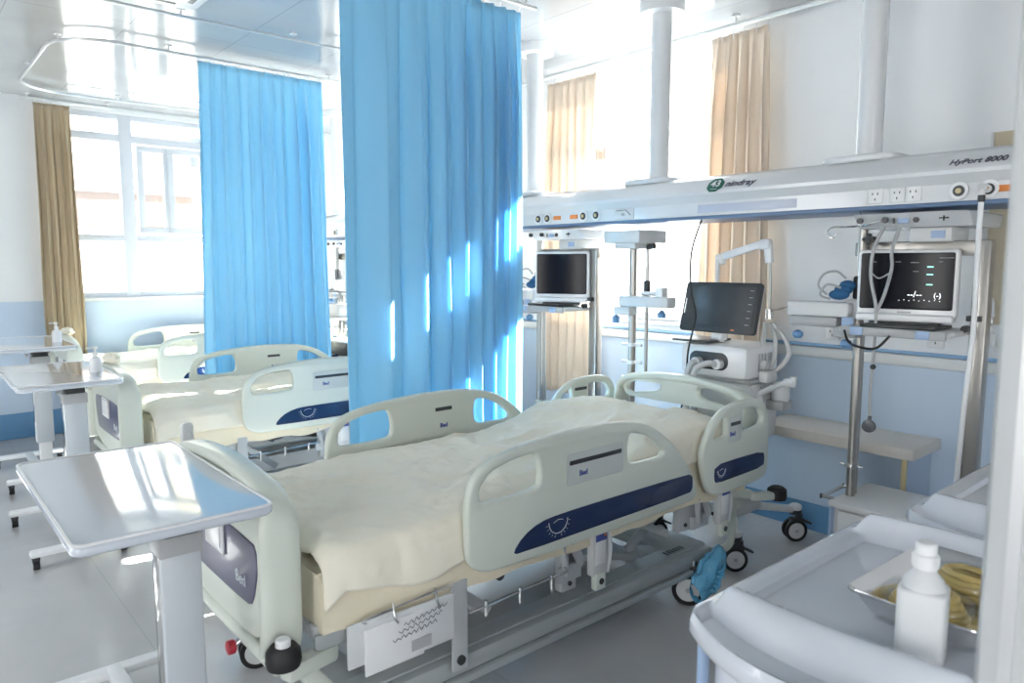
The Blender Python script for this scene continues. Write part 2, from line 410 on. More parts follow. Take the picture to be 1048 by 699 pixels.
# big near curtain, second curtain
curtain('privacy_curtain', 'large near sky-blue privacy curtain hanging between the first two beds', 'curtain', 1, (1.59, 2.98), (2.64, 2.98), 2.815, .36, 8.5, .066, BLUEC, 'blue privacy curtains', seed=2.2, warp=.62)
curtain('privacy_curtain', 'smaller farther sky-blue privacy curtain behind the middle bed', 'curtain', 1, (1.68, 5.12), (2.56, 5.12), 2.835, .36, 10.5, .044, BLUEC, 'blue privacy curtains', seed=5.7, flare=.10)
curtain('window_curtain', 'brown curtain gathered at the left end of the far window', 'curtain', 1, (1.04, 7.27), (1.30, 7.27), 2.83, .70, 4.5, .036, TANC, seed=1.1, flare=.03)
curtain('window_curtain', 'peach curtain gathered at the right side of the near window, above the ventilator', 'curtain', 1, (3.76, 2.19), (3.76, 2.555), 2.80, .62, 5, .045, PEACHC, 'peach window curtains', seed=3.3, flare=.12)
curtain('window_curtain', 'peach curtain farther left beside the small monitor', 'curtain', 1, (3.76, 3.46), (3.76, 3.94), 2.79, .55, 6.5, .042, PEACHC, 'peach window curtains', seed=8.3, flare=.06)

# ceiling tracks
def track(name, label, pts, r=.011, z=2.86, drops=None, mm=ALU):
    mb = MB().m(mm).tube([(x, y, z) for x, y in pts], r, seg=8, raw=True)
    for x, y in (drops or []): mb.cyl((x, y, z), (x, y, ZC), .006, seg=8).cyl((x, y, ZC-.008), (x, y, ZC), .022, seg=16)
    o = mb.build('track_tmp'); o.name = name
    return tag(o, label, 'curtain track', 'ceiling curtain tracks')
def arc(cx, cy, r, a0, a1, n=8): return [(cx+r*math.cos(R(a0+(a1-a0)*k/n)), cy+r*math.sin(R(a0+(a1-a0)*k/n))) for k in range(n+1)]
track('curtain_track', 'U-shaped ceiling track looping around the farthest bed', [(2.7, 5.12)]+arc(1.22, 5.47, .35, 270, 180)+arc(1.22, 6.55, .35, 180, 90)+[(3.4, 6.90)], drops=[(2.62, 5.12), (1.5, 5.12), (.91, 5.3), (.87, 6.2), (1.6, 6.9), (2.4, 6.9)])
track('curtain_track', 'straight thin ceiling track running over the middle bed', [(0.2, 4.36), (3.6, 4.33)], r=.009, drops=[(1.35, 4.36), (2.0, 4.35), (2.8, 4.34)])
track('curtain_track', 'ceiling track carrying the large near curtain', [(1.0, 2.98), (2.75, 2.98)], drops=[(2.68, 2.98), (1.4, 2.98)])
track('curtain_track', 'double rail above the far window', [(.95, 7.27), (3.3, 7.27)], r=.014, z=2.862, drops=[(1.0, 7.27), (1.6, 7.27), (2.5, 7.27)])
track('curtain_track', 'pale rail along the top of the right wall windows', [(3.76, 1.2), (3.76, 4.3)], r=.014, z=2.845, drops=[(3.76, 1.3), (3.76, 2.4), (3.76, 4.1)], mm=TRIM)

# air conditioning cassette
ac = thing('ceiling_air_conditioner', 'white ceiling air conditioner cassette at the top left edge of the picture', 'air conditioner', (1.06, 3.92, ZC))
MB().m(WHITE).shape(rrect(-.33, -.33, .33, .33, .06), [rrect(-.2, -.2, .2, .2, .02)], .035, .012, XY(-.0175)).build('cover', ac)
g = MB().m(DARK).box((0, 0, -.006), (.4, .4, .008)).m(OFFW)
for k in range(13): g.box((-.18+.03*k, 0, -.018), (.008, .39, .012), .002)
g.build('grille', ac)
g = MB().m(DARK)
for k in range(4):
    c, s = math.cos(R(90*k)), math.sin(R(90*k)); g.box((.265*c, .265*s, -.0345), (.03 if abs(c) > .5 else .42, .42 if abs(c) > .5 else .03, .003), .001)
g.build('louver', ac)

# ------------------------------------------------------------------ caster
def caster(parent, x, y, rz=0., r=.062, disc=OFFW, name='caster', ztop=None, twin=False):
    rot = Matrix.Translation((x, y, 0)) @ Matrix.Rotation(rz, 4, 'Z')
    def T(*p): return rot @ Vector(p)
    mb = MB().m(DARK)
    off = .022
    mb.cyl(T(-off, 0, 2*r+.008), T(-off, 0, 2*r+.03), .02)                   # swivel
    mb.m(CHROME).cyl(T(-off, 0, 2*r+.03), T(-off, 0, (ztop or 2*r+.06)), .009, seg=12)
    mb.m(DARK)
    R3 = rot.to_3x3()
    mb.box(T(-off*.4, 0, 2*r-.006), (.075, .05, .03), .01, R3)
    for s in (-1, 1): mb.bar(T(-off, s*.0, 2*r-.01), T(0, s*.0, r), .012, .05, bev=.004)
    mb.bar(T(-.03, 0, 2*r), T(-.09, 0, 2*r-.028), .035, .012, bev=.005)       # brake pedal
    o = mb.build(name, parent)
    for s in (-1, 1):
        wmb = MB()
        w0, w1 = s*.011, s*.027
        wmb.m(BLACK).cyl(T(0, w0, r), T(0, w1, r), r, seg=32)
        wmb.m(disc).cyl(T(0, w1-s*.002, r), T(0, w1+s*.003, r), r*.76, r*.7 if s > 0 else r*.7, seg=28)
        wmb.m(GREYP).cyl(T(0, w1, r), T(0, w1+s*.005, r), r*.16, seg=12)
        wmb.build('wheel', o)
    return o

# ------------------------------------------------------------------ hospital bed
RAIL1 = [(0.545, 0.533), (0.508, 0.575), (0.504, 0.65), (0.505, 0.779), (0.537, 0.849), (0.607, 0.888), (0.732, 0.91), (0.931, 0.925), (1.124, 0.925), (1.274, 0.912), (1.404, 0.878), (1.508, 0.812), (1.6, 0.731), (1.665, 0.652), (1.71, 0.585), (1.722, 0.53), (1.66, .508), (.62, .512)]
H1 = [(0.560, 0.752), (0.556, 0.800), (0.60, 0.845), (0.69, 0.868), (0.790, 0.876), (0.808, 0.845), (0.815, 0.80), (0.808, 0.755), (.70, .748)]
H2 = [(1.275, 0.868), (1.36, 0.850), (1.43, 0.812), (1.485, 0.760), (1.47, 0.742), (1.30, 0.744), (1.268, 0.76), (1.262, 0.82)]
BL1 = [(0.690, 0.560), (0.735, 0.605), (0.806, 0.634), (0.895, 0.642), (1.2, .642), (1.641, 0.638), (1.672, 0.628), (1.676, 0.600), (1.674, 0.568), (1.654, 0.556), (1.2, .553), (0.709, 0.550)]
RAIL2_ = [(1.765, 0.60), (1.745, 0.66), (1.742, 0.71), (1.77, 0.765), (1.825, 0.835), (1.905, 0.878), (2.012, 0.895), (2.13, 0.892), (2.205, 0.862), (2.238, 0.79), (2.245, .66), (2.245, 0.56), (2.215, 0.520), (2.0, .512), (1.83, 0.520), (1.785, 0.550)]
RAIL2 = [(x if x < 2.1 else x+.035, z-(.02 if z < .6 and x > 1.8 else 0)) for x, z in RAIL2_]
H3 = [(1.815, 0.752), (1.86, 0.815), (1.91, 0.845), (1.925, .80), (1.925, 0.752)]
H4 = [(2.045, 0.853), (2.11, .857), (2.19, 0.84), (2.218, 0.80), (2.21, 0.765), (2.12, 0.755), (2.045, .755)]
BL2 = [(1.835, 0.638), (2.02, .640), (2.225, 0.636), (2.238, .60), (2.230, 0.562), (2.02, .558), (1.850, 0.556), (1.833, .575)]
YR = .468
def bed(loc, label, wrapped=False, rail=True):
    b = thing('hospital_bed', label, 'bed', loc, 0, 'hospital beds in the ward row')
    # base frame
    f = MB().m(FRAME)
    for s in (-1, 1):
        f.bb(.14, s*.405, .165, 1.95, s*.36, .225, .006).bb(.14, s*.42, .135, 1.95, s*.375, .16, .005)
        f.bb(.14, s*.37, .222, 1.95, s*.285, .232, .003)
    f.bb(.14, -.36, .17, .26, .36, .225, .006).bb(1.74, -.36, .20, 1.95, .36, .236, .004)
    for s in (-1, 1): f.bar((1.78, s*.30, .215), (1.45, s*.05, .215), .10, .03, up=(0, 0, 1), bev=.004).bb(1.86, -.40, .15, 1.95, .40, .20, .005)
    f.m(STEEL_P)
    for x in (.45, 1.62): f.bb(x, -.37, .17, x+.06, .37, .21, .004)
    f.m(DARK)
    for k in range(6): f.box((1.70+.022*k, -.34, .238), (.012, .03, .002))
    f.build('base_frame', b)
    # lift columns / linkages
    for s in (-1, 1):
        MB().m(STEEL_P).bar((.515, s*.425, .50), (.515, s*.425, .20), .012, .06, up=(1, 0, 0), bev=.004).m(DARK).cyl((.515, s*.430, .235), (.515, s*.438, .235), .016).build('lift_column', b)
        MB().m(STEEL_P).bar((.50, s*.22, .47), (.80, s*.22, .23), .025, .04, bev=.006).build('lift_arm', b)
        MB().m(STEEL_P).bar((1.98, s*.20, .46), (1.60, s*.20, .23), .025, .04, bev=.006).build('lift_arm', b)
        for x0, x1, z0 in ((1.02, 1.10, .28), (1.22, 1.30, .31), (1.74, 1.94, .33)):
            MB().m(STEEL_P).bb(x0, s*.38, z0, x1, s*.34, .47, .008).m(DARK).cyl((x0+.04, s*.38, z0+.03), (x0+.04, s*.386, z0+.03), .009).build('hinge_plate', b)
    MB().m(STEEL_P).cyl((.47, -.34, .30), (.47, .34, .30), .018).build('cross_tube', b)
    MB().m(STEEL_P).cyl((1.7, -.34, .33), (1.7, .34, .33), .018).build('cross_tube', b)
    MB().m(DARK).bar((1.0, .05, .38), (1.45, .05, .30), .07, .07, bev=.015).cyl((.75, .05, .41), (1.02, .05, .375), .014).build('actuator', b)
    MB().m(DARK).sph((.74, -.36, .455), .035, (1.7, .7, .6)).cyl((.70, -.37, .455), (.70, -.41, .455), .018).build('rotary_clamp', b)
    # deck
    dk = MB().m(STEEL_P)
    for s in (-1, 1): dk.bb(.03, s*.40, .455, 2.16, s*.365, .495, .006)
    for x in (.03, .55, 1.1, 1.6, 2.125): dk.bb(x, -.365, .458, x+.035, .365, .490, .004)
    dk.m(OFFW)
    for x0, x1 in ((.07, .58), (.6, .98), (1.0, 1.3), (1.32, 2.14)): dk.bb(x0, -.39, .497, x1, .39, .515, .006)
    dk.m(FRAME).bb(.03, -.415, .43, .5, -.402, .475, .003)
    dk.build('deck', b)
    # accessory rod with hooks
    ho = MB().m(CHROME)
    ho.tube([(.55, -.43, .379), (.56, -.43, .380), (1.0, -.43, .392), (1.0, -.40, .41)], .005, raw=True)
    ho.tube([(.55, -.43, .379), (.55, -.40, .41)], .005, raw=True)
    for x in (.62, .77, .92): ho.cyl((x, -.43, .400), (x, -.43, .345), .006, seg=10)
    ho.build('accessory_rod', b)
    # siderails
    for s in (-1, 1):
        y = s*YR; yo = s*(YR+.0165); yi = s*(YR-.0165)
        for nm, OUT, HS, BL, pl in (('siderail', RAIL1, (H1, H2), BL1, (1.085, .785, .148)), ('siderail', RAIL2, (H3, H4), BL2, (1.985, .775, .05))):
            m_ = MB().m(PLASTIC).shape(chaikin(OUT, 2), [chaikin(h, 2, .17) for h in HS], .032, .013, XZ(y))
            ro = m_.build(nm, b, angle=50)
            MB().m(NAVY).shape(chaikin(BL, 1), [], .005, .0015, XZ(yo)).build('navy_strip', ro)
            x, z, hw = pl
            pb = MB().m(PLASTIC2)
            for yy in ((yo, yi) if s > 0 else (yo,)):
                if yy == yo: pb.m(PLASTIC2).shape(rrect(x-hw, z-.055, x+hw, z+.06, .012), [], .003, .001, XZ(yy))
                pb.m(DARK).shape(rrect(x-hw+.012, z+.018, x+hw-.012, z+.034, .003) if yy == yo else rrect(x-.045, z+.05, x+.045, z+.066, .003), [], .006, .001, XZ(yy))
                sg = -1 if ((yy > 0) != (yy == yi)) == False else 1
                fr = face_mat((x-hw*.45 if yy == yo else x, yy+(-.002 if (yy == yo) == (s < 0) else .002), z-.018), (1, 0, 0) if (yy == yo) == (s < 0) else (-1, 0, 0), (0, 0, 1))
                pb.m(LOGO).text('Bed', .027, fr, .0012, bold=.0006)
            pb.build('name_plate', ro)
            gx, gz, gr = (.895, .622, .045) if OUT is RAIL1 else (1.885, .612, .028)
            ang = MB().m(WINK)
            ya = yo+s*.0022
            pts = [(gx+gr*math.cos(R(a)), ya, gz+gr*math.sin(R(a))) for a in range(180, 361, 12)]
            ang.tube(pts, .0016, seg=5, raw=True)
            for a in range(190, 351, 16):
                c_, s_ = math.cos(R(a)), math.sin(R(a)); 
                if gz+gr*1.35*s_ > .562: ang.tube([(gx+gr*1.15*c_, ya, gz+gr*1.15*s_), (gx+gr*1.32*c_, ya, gz+gr*1.32*s_)], .0009, seg=4, raw=True)
            ang.tube([(gx-gr*.5, ya, gz-gr*.1), (gx, ya, gz+.003), (gx+gr*.5, ya, gz-.001)], .0012, seg=4)
            ang.build('angle_gauge', ro)
        # rail brackets
        for bx in (1.155, 1.98):
            br = MB().m(OFFW).box((bx, s*.430, .43), (.078, .036, .19), .010).m(WHITE).tube([(bx+.055, s*.43, .50), (bx+.065, s*.435, .42), (bx+.055, s*.43, .33)], .011).m(WHITE).box((bx, s*.449, .43), (.055, .006, .10), .004)
            br.m(PLASTIC).box((bx, s*.44, .315), (.055, .03, .07), .008).m(DARK).cyl((bx, s*.45, .315), (bx, s*.458, .315), .012)
            br.m(LOGO).box((bx, s*.4535, .486), (.060, .003, .028), .001).m(ORANGE).box((bx+.018, s*.4555, .492), (.012, .002, .008))
            br.m(STEEL_P).bar((bx-.05, s*.40, .38), (bx-.13, s*.42, .505), .022, .035, bev=.006).bar((bx-.13, s*.40, .36), (bx-.17, s*.42, .49), .022, .03, bev=.006).box((bx-.11, s*.39, .36), (.12, .02, .06), .006).bar((bx+.06, s*.40, .40), (bx-.02, s*.425, .505), .02, .02, bev=.006)
            br.build('rail_bracket', b)
    # footboard and headboard
    def board(x, dirn, name):
        prof = [(-.385, .47), (-.395, .56), (-.395, .80), (-.372, .855), (-.30, .892), (-.15, .912), (0, .918), (.15, .912), (.30, .892), (.372, .855), (.395, .80), (.395, .56), (.385, .47), (.28, .452), (.22, .425), (-.22, .425), (-.28, .452)]
        hs = [[(-.33, .80), (-.345, .85), (-.25, .878), (-.12, .888), (-.12, .835), (-.24, .815)], [(.33, .80), (.345, .85), (.25, .878), (.12, .888), (.12, .835), (.24, .815)]] if dirn > 0 else []
        o = MB().m(PLASTIC).shape(chaikin(prof, 2), [chaikin(h, 2) for h in hs], .045, .02, YZ(x))
        # deep moulded edge running up the sides and over the top
        half = [(-.375, .455), (-.388, .50), (-.392, .60), (-.392, .72), (-.390, .80), (-.380, .845), (-.355, .872), (-.30, .892), (-.20, .906), (-.10, .914), (0, .917)]
        path = catmull([(0, y, z) for y, z in half+[(-y, z) for y, z in half[-2::-1]]], 4)
        cs = rrect(-.5, -.5, .5, .5, .36, 5)
        rings = []
        for i, p in enumerate(path):
            t = path[min(i+1, len(path)-1)]-path[max(i-1, 0)]; t.normalize(); nn = Vector((0, t.z, -t.y))
            k = min(1, max(0, (.90-p.z)/.10)); dep = .072+.043*k; th = .038
            rings.append([o.bm.verts.new(Vector((x+cx*dep*(1), 0, 0))+p+nn*cn*th) for cx, cn in cs])
        fs = [o.bm.faces.new(rings[0][::-1]), o.bm.faces.new(rings[-1])]
        for A, B in zip(rings, rings[1:]):
            for k in range(len(cs)): fs.append(o.bm.faces.new((A[k], A[(k+1) % len(cs)], B[(k+1) % len(cs)], B[k])))
        for f in fs: f.material_index = o.mi; f.smooth = True
        for yy in (-.17, .17): o.tube([(x+.037*math.cos(R(a)), yy, .908+.021*math.sin(R(a))) for a in range(-20, 201, 20)], .0015, seg=4, raw=True)
        o = o.build(name, b, angle=50)
        if dirn < 0:
            MB().m(SLATE).shape(chaikin([(-.30, .70), (-.30, .655), (-.26, .55), (-.22, .535), (.22, .535), (.26, .55), (.30, .655), (.30, .70), (.27, .735), (-.27, .735)], 1), [], .006, .002, YZ(x-.0245)).build('slate_inset', o)
            c = MB().m(FROST).box((x-.032, .02, .685), (.006, .16, .11), .002).m(WHITE).box((x-.037, .02, .69), (.004, .12, .08), .001)
            c.build('card_holder', o)
            c = MB().m(WINK).text('Bed', .05, face_mat((x-.029, -.18, .60), (0, -1, 0), (0, 0, 1)), .001)
            c.build('printed_word', o)
        return o
    board(-.055, -1, 'footboard'); board(2.25, 1, 'headboard')
    # bumpers and corner arms
    MB().m(PLASTIC).cyl((-.07, -.40, .415), (-.07, .40, .415), .020).build('foot_crossbar', b)
    for s in (-1, 1):
        bp = MB().m(PLASTIC).bar((-.07, s*.44, .42), (.10, s*.38, .40), .05, .05, bev=.012).bar((-.01, s*.40, .40), (.15, s*.365, .19), .05, .05, bev=.012)
        bp.m(BLACK).lathe([(.030, .442), (.043, .447), (.047, .462), (.045, .488), (.034, .502)], (-.075, s*.445, 0)).m(WHITE).lathe([(.020, .500), (.020, .518), (.016, .522)], (-.075, s*.445, 0))
        bp.build('corner_bumper', b)
        bp = MB().m(PLASTIC).bar((2.10, s*.38, .44), (2.27, s*.40, .40), .045, .045, bev=.012).bar((2.25, s*.41, .395), (2.42, s*.44, .37), .045, .04, bev=.012)
        bp.m(BLACK).lathe([(.030, .345), (.044, .35), (.047, .37), (.045, .40), (.03, .412)], (2.44, s*.445, 0))
        bp.m(PLASTIC).tube([(2.17, s*.37, .46), (2.17, s*.37, .30), (2.165, s*.37, .20), (2.12, s*.37, .165), (1.93, s*.37, .175)], .019, seg=12)
        bp.build('corner_bumper', b)
    MB().m(CHROME).cyl((-.075, -.16, .41), (-.10, -.16, .395), .009).m(RED).lathe([(.012, 0), (.02, .003), (.021, .02), (.014, .026)], (-.125, -.16, .392), 'X').build('release_knob', b)
    # casters
    for x, y, rz in ((.16, -.37, 2.6), (.16, .37, 2.9), (1.80, -.39, 2.2), (1.80, .385, 2.6)):
        caster(b, x, y, rz, r=.0625 if not (wrapped and x > 1 and y < 0) else .07)
    return b
def surf_z(x, hump):
    # height of bedding top along the bed, head section slightly raised
    t = min(1, max(0, (x-1.25)/.55)); s = t*t*(3-2*t)
    d = min(1, max(0, (x-1.9)/.28)); d = d*d*(3-2*d)
    return .712+hump*s-hump*.7*d
def bedding(loc, seed, l1, l2, hump=.095):
    mt = thing('mattress', l1, 'mattress', loc, 0, 'mattresses on the ward beds')
    def fm(u, v):
        x = .045+u*2.12
        zt = surf_z(x, hump)-.06
        pts = [(-.43, .485), (-.437, .56), (-.43, zt-.03), (-.40, zt), (0, zt+.004), (.40, zt), (.43, zt-.03), (.437, .56), (.43, .485)]
        k = v*(len(pts)-1); i = min(int(k), len(pts)-2); f = k-i
        y = pts[i][0]*(1-f)+pts[i+1][0]*f; z = pts[i][1]*(1-f)+pts[i+1][1]*f
        q = .008*nz(x*6+seed, y*6, z*9)+.004*nz(x*16, y*14, z*20+seed)
        hem = 0
        if v < .02 or v > .98: hem = -.02+.025*nz(x*5, seed, v*3)
        sgn = -1 if y < 0 else 1
        edge = 1 if abs(y) > .4 else 0
        if edge and z > .52: y += sgn*.0
        return Vector((x, y+sgn*q*edge, z+hem+(q if not edge else 0)))
    m = MB().m(CREAM2).grid(90, 48, fm)
    # end caps
    for u in (0, 1):
        ring = [m.bm.verts.new(fm(u, j/48)+Vector((0, 0, 0))) for j in range(49)]
        f = m.bm.faces.new(ring); f.material_index = m.mi
    m.build('fitted_cover', mt, angle=180)
    # quilt
    def fq(u, v):
        a = (v-.5)*2*(.43+.115)             # arc coordinate across
        x = .05+u*2.08
        zt = surf_z(x, hump)
        w = .425; sgn = -1 if a < 0 else 1; aa = abs(a)
        r = .045
        if aa < w-r: y, z, top = aa, zt, 1
        elif aa < w-r+r*1.57:
            th = (aa-(w-r))/r; y, z, top = w-r+r*math.sin(th), zt-r+r*math.cos(th), .6
        else:
            y, z, top = w, zt-r-(aa-(w-r)-r*1.57), 0
        drop = 1 if aa > w else 0
        # soft folds
        q = .018*nz(x*2.2+seed, a*3.1, 1.7)+.014*nz(x*5+a*3+seed, a*6-x*2, 4.2)+.010*abs(nz(x*9-a*5, a*8+seed, 9))+.006*abs(nz(x*19+a*9, a*15-x*7+seed, 9))
        c1 = 1-abs(nz(x*3.1+a*2+seed, a*4.5-x, seed)); c2 = 1-abs(nz(x*6.5-a*3, a*7+x*2+seed, 3.3)); q += .012*c1**9+.006*c2**9
        ridge = nz(x*1.3+a*.8+seed*1.7, a*2.2-x*.5, 2.2)
        q += .014*math.exp(-(ridge/.07)**2)
        if top: z += q*top
        yy = y+(1-top)*(.014+.020*nz(x*7+seed, z*6, sgn))+(1-top)*.016*abs(nz(x*14, z*4+seed, 2))
        if aa > w-r+.04:
            z += .035*nz(x*3.2+seed, sgn*3, 6)*(aa-w+r-.04)/.10
        yy = min(yy, .446)
        # foot end tucks down
        if u < .04: z -= (1-u/.04)**2*.045
        if u > .96: z -= ((u-.96)/.04)**2*.05
        return Vector((x+.006*nz(a*4, x*3, seed), sgn*yy, z))
    qb = MB().m(CREAM).grid(170, 110, fq)
    qt = qb.build('quilt', loc=loc, solid=.012, angle=180, recalc=False)
    tag(qt, l2, 'quilt', 'quilts on the ward beds')
    return mt
B1 = (.80, 2.20, 0); B2 = (.99, 4.55, 0); B3 = (1.12, 6.72, 0)
bed1 = bed(B1, 'nearest hospital bed, foot end at the front table, with four navy-striped siderails', wrapped=True)
bed2 = copy_tree(bed1); bed2.location = B2; bed2['label'] = 'middle hospital bed, between the two blue curtains'
bed3 = copy_tree(bed1); bed3.location = B3; bed3['label'] = 'farthest hospital bed, under the far window'
bedding(B1, 1.3, 'cream covered mattress on the nearest bed', 'rumpled cream quilt spread over the nearest bed')
bedding(B2, 6.1, 'cream covered mattress on the middle bed', 'cream quilt on the middle bed, brightly lit at its foot')
bedding(B3, 9.4, 'cream covered mattress on the farthest bed', 'cream quilt on the farthest bed by the window wall')

# blue film wrapped round the near caster
def film(u, v):
    a = u*2*math.pi; t = v
    rr = .066+.018*nz(math.cos(a)*2.2, math.sin(a)*2.2, t*6)+.01*abs(nz(math.cos(a)*5, math.sin(a)*5, t*13))
    rr *= math.sin(math.pi*min(1, max(0, .10+t*.86)))**.35
    cx = -.05+.20*t; cz = .075+.135*t
    d = Vector((math.cos(a)*.5*rr*-.7, math.sin(a)*rr*.62, math.cos(a)*rr))
    return Vector((cx, -.055-.0*t, cz))+d
mb = MB().m(BLUEBAG).grid(28, 30, film)
for k in range(5): mb.tube([(.0+.012*k, -.105, .10+.016*k), (.02+.014*k, -.11-.008*(k % 2), .085+.02*k), (.05+.012*k, -.10, .13+.012*k)], .006, seg=6, sub=4)
tag(mb.build('plastic_wrap', loc=(2.61, 1.80, 0), angle=180, solid=.001), 'crumpled blue plastic wrap around the near caster of the nearest bed', 'plastic wrap')

# document bag hanging under the near bed
dbg = thing('document_bag', 'white plastic pouch with scribbled black writing hanging under the nearest bed', 'bag', (1.115, 1.745, .43))
pb = MB().m(FROST).box((0, 0, -.02), (.31, .012, .15), .005)
pb.m(WHITE).box((-.06, -.006, -.03), (.2, .006, .14), .002).m(FROST).box((-.135, .002, .0), (.15, .010, .13), .004)
pb.build('pouch', dbg)
inkb = MB().m(INK)
random.seed(3)
for row in range(3):
    x = -.03
    pts = []
    for k in range(26): pts.append((x+.155*k/25-.02*row, -.0105, .012-.02*row+.0055*math.sin(k*2.1+row)+.004*random.random()+.018*k/25))
    inkb.tube(pts, .0011, seg=4, sub=3)
inkb.build('writing', dbg)
inkb2 = MB().m(GREYP).box((.03, -.0092, -.062), (.07, .001, .035))
inkb2.build('stamp', dbg)
cb = MB().m(CHROME)
cb.tube([(-.15, .0, .055), (-.14, 0, .068), (.13, 0, .078), (.145, 0, .06)], .004)
for x in (-.06, .09): cb.tube([(x, .004, .085), (x-.004, -.012, .05), (x+.006, -.013, .03)], .004)
cb.build('hanger_clip', dbg)

# ------------------------------------------------------------------ overbed tables
def overbed(loc, label, first=None):
    if first:
        t = copy_tree(first); t.location = loc; t['label'] = label; return t
    t = thing('overbed_table', label, 'table', loc, 0, 'white overbed tables')
    H = loc[2]
    tp = MB().m(TABLE).shape(rrect(-.225, -.435, .225, .435, .03), [], .028, .012, XY(-.018))
    tp.m(WHITE).shape(rrect(-.225, -.435, .225, .435, .03), [rrect(-.217, -.427, .217, .427, .025)], .006, .0025, XY(-.0045))
    t2 = tp.build('tabletop', t)
    hd = MB().m(DARK).box((.03, -.27, -.052), (.085, .10, .045), .006).box((.03, -.27, -.036), (.10, .20, .012), .003).m(CHROME).cyl((-.045, -.32, -.058), (-.045, -.22, -.058), .008).cyl((.09, -.33, -.05), (.09, -.31, -.05), .013).tube([(-.045, -.33, -.05), (-.05, -.37, -.045), (-.03, -.39, -.04)], .004)
    hd.build('tilt_head', t)
    MB().m(COLUMN).box((.03, -.27, -.375), (.098, .075, .53), .008).m(GREYP).box((.03, -.27, -.100), (.106, .083, .052), .005).m(CHROME).box((-.0205, -.27, -.3), (.004, .05, .40), .001).build('column', t)
    MB().m(WHITE).box((.03, -.27, -.72), (.07, .055, .22), .006).build('inner_column', t)
    bs = MB().m(WHITE).box((.03, .18, -.818), (.055, .80, .032), .01).box((.03, -.20, -.82), (.44, .06, .032), .012).box((.03, .56, -.82), (.44, .06, .032), .012).box((.03, -.26, -.80), (.12, .12, .03), .01)
    bs = bs.build('base', t)
    for x in (-.165, .225):
        for y in (-.20, .56):
            MB().m(DARK).box((x, y, -.846), (.035, .032, .028), .006).m(BLACK).cyl((x-.014, y, -.876), (x+.014, y, -.876), .024).m(CHROME).cyl((x-.0155, y, -.876), (x+.0155, y, -.876), .014).build('caster', t)
    return t
t1 = overbed((.485, 2.165, .90), 'nearest overbed table, in the left foreground at the foot of the nearest bed')
overbed((.635, 4.32, .945), 'second overbed table, behind the nearest one at the foot of the middle bed', t1)
overbed((.70, 5.80, .975), 'farthest overbed table, cut off by the left edge of the picture', t1)
for o in [o for o in C.objects if o.name.startswith('overbed_table')][1:]:
    for ch in kids(o):
        if ch.name.startswith(('base', 'caster')): ch.location.z = .90-o.location.z
# grey upright handle beside the foot of the nearest bed
MB().m(OFFW).bar((.06, .50, .43), (-.01, .50, .90), .045, .028, up=(1, 0, 0), bev=.012).box((-.012, .50, .89), (.045, .034, .08), .015).box((.06, .45, .44), (.06, .16, .03), .006).build('upright_lever', bed1)
# hand sanitizer pumps
def pump(loc, label):
    p = thing('pump_bottle', label, 'bottle', loc, R(20), 'hand sanitizer pumps')
    MB().m(WHITE).lathe([(.026, 0), (.029, .004), (.029, .07), (.024, .085), (.012, .092), (.012, .10)]).build('body', p)
    MB().m(WHITE).lathe([(.014, .098), (.014, .112), (.005, .114), (.005, .13), (.012, .131), (.012, .142)]).box((-.022, 0, .137), (.045, .012, .009), .003).build('pump_head', p)
    return p
pA = pump((.80, 4.22, .93), 'white pump bottle on the right end of the second overbed table')
pB = copy_tree(pA); pB.location = (.86, 5.70, .962); pB['label'] = 'white pump bottle on the right end of the farthest overbed table'
# rumpled cloth bundle on footboard of bed 2 and 3
def bundle(loc, seed, label):
    def fn(u, v):
        a = u*2*math.pi; th = v*math.pi
        r = 1+.35*nz(math.cos(a)*1.6+seed, math.sin(a)*1.6, v*4)+.15*nz(math.cos(a)*5, math.sin(a)*5+seed, v*9)
        return Vector((.04*r*math.sin(th)*math.cos(a), .10*r*math.sin(th)*math.sin(a), .028*r*math.cos(th)))
    tag(MB().m(CREAM).grid(28, 18, fn).build('folded_strap', loc=loc, angle=180), label, 'strap', 'padded straps at the bed feet')
bundle((.955, 4.62, .958), 1.0, 'crumpled cream padded strap over the footboard of the middle bed')
bundle((1.085, 6.70, .958), 4.0, 'crumpled cream padded strap over the footboard of the farthest bed')

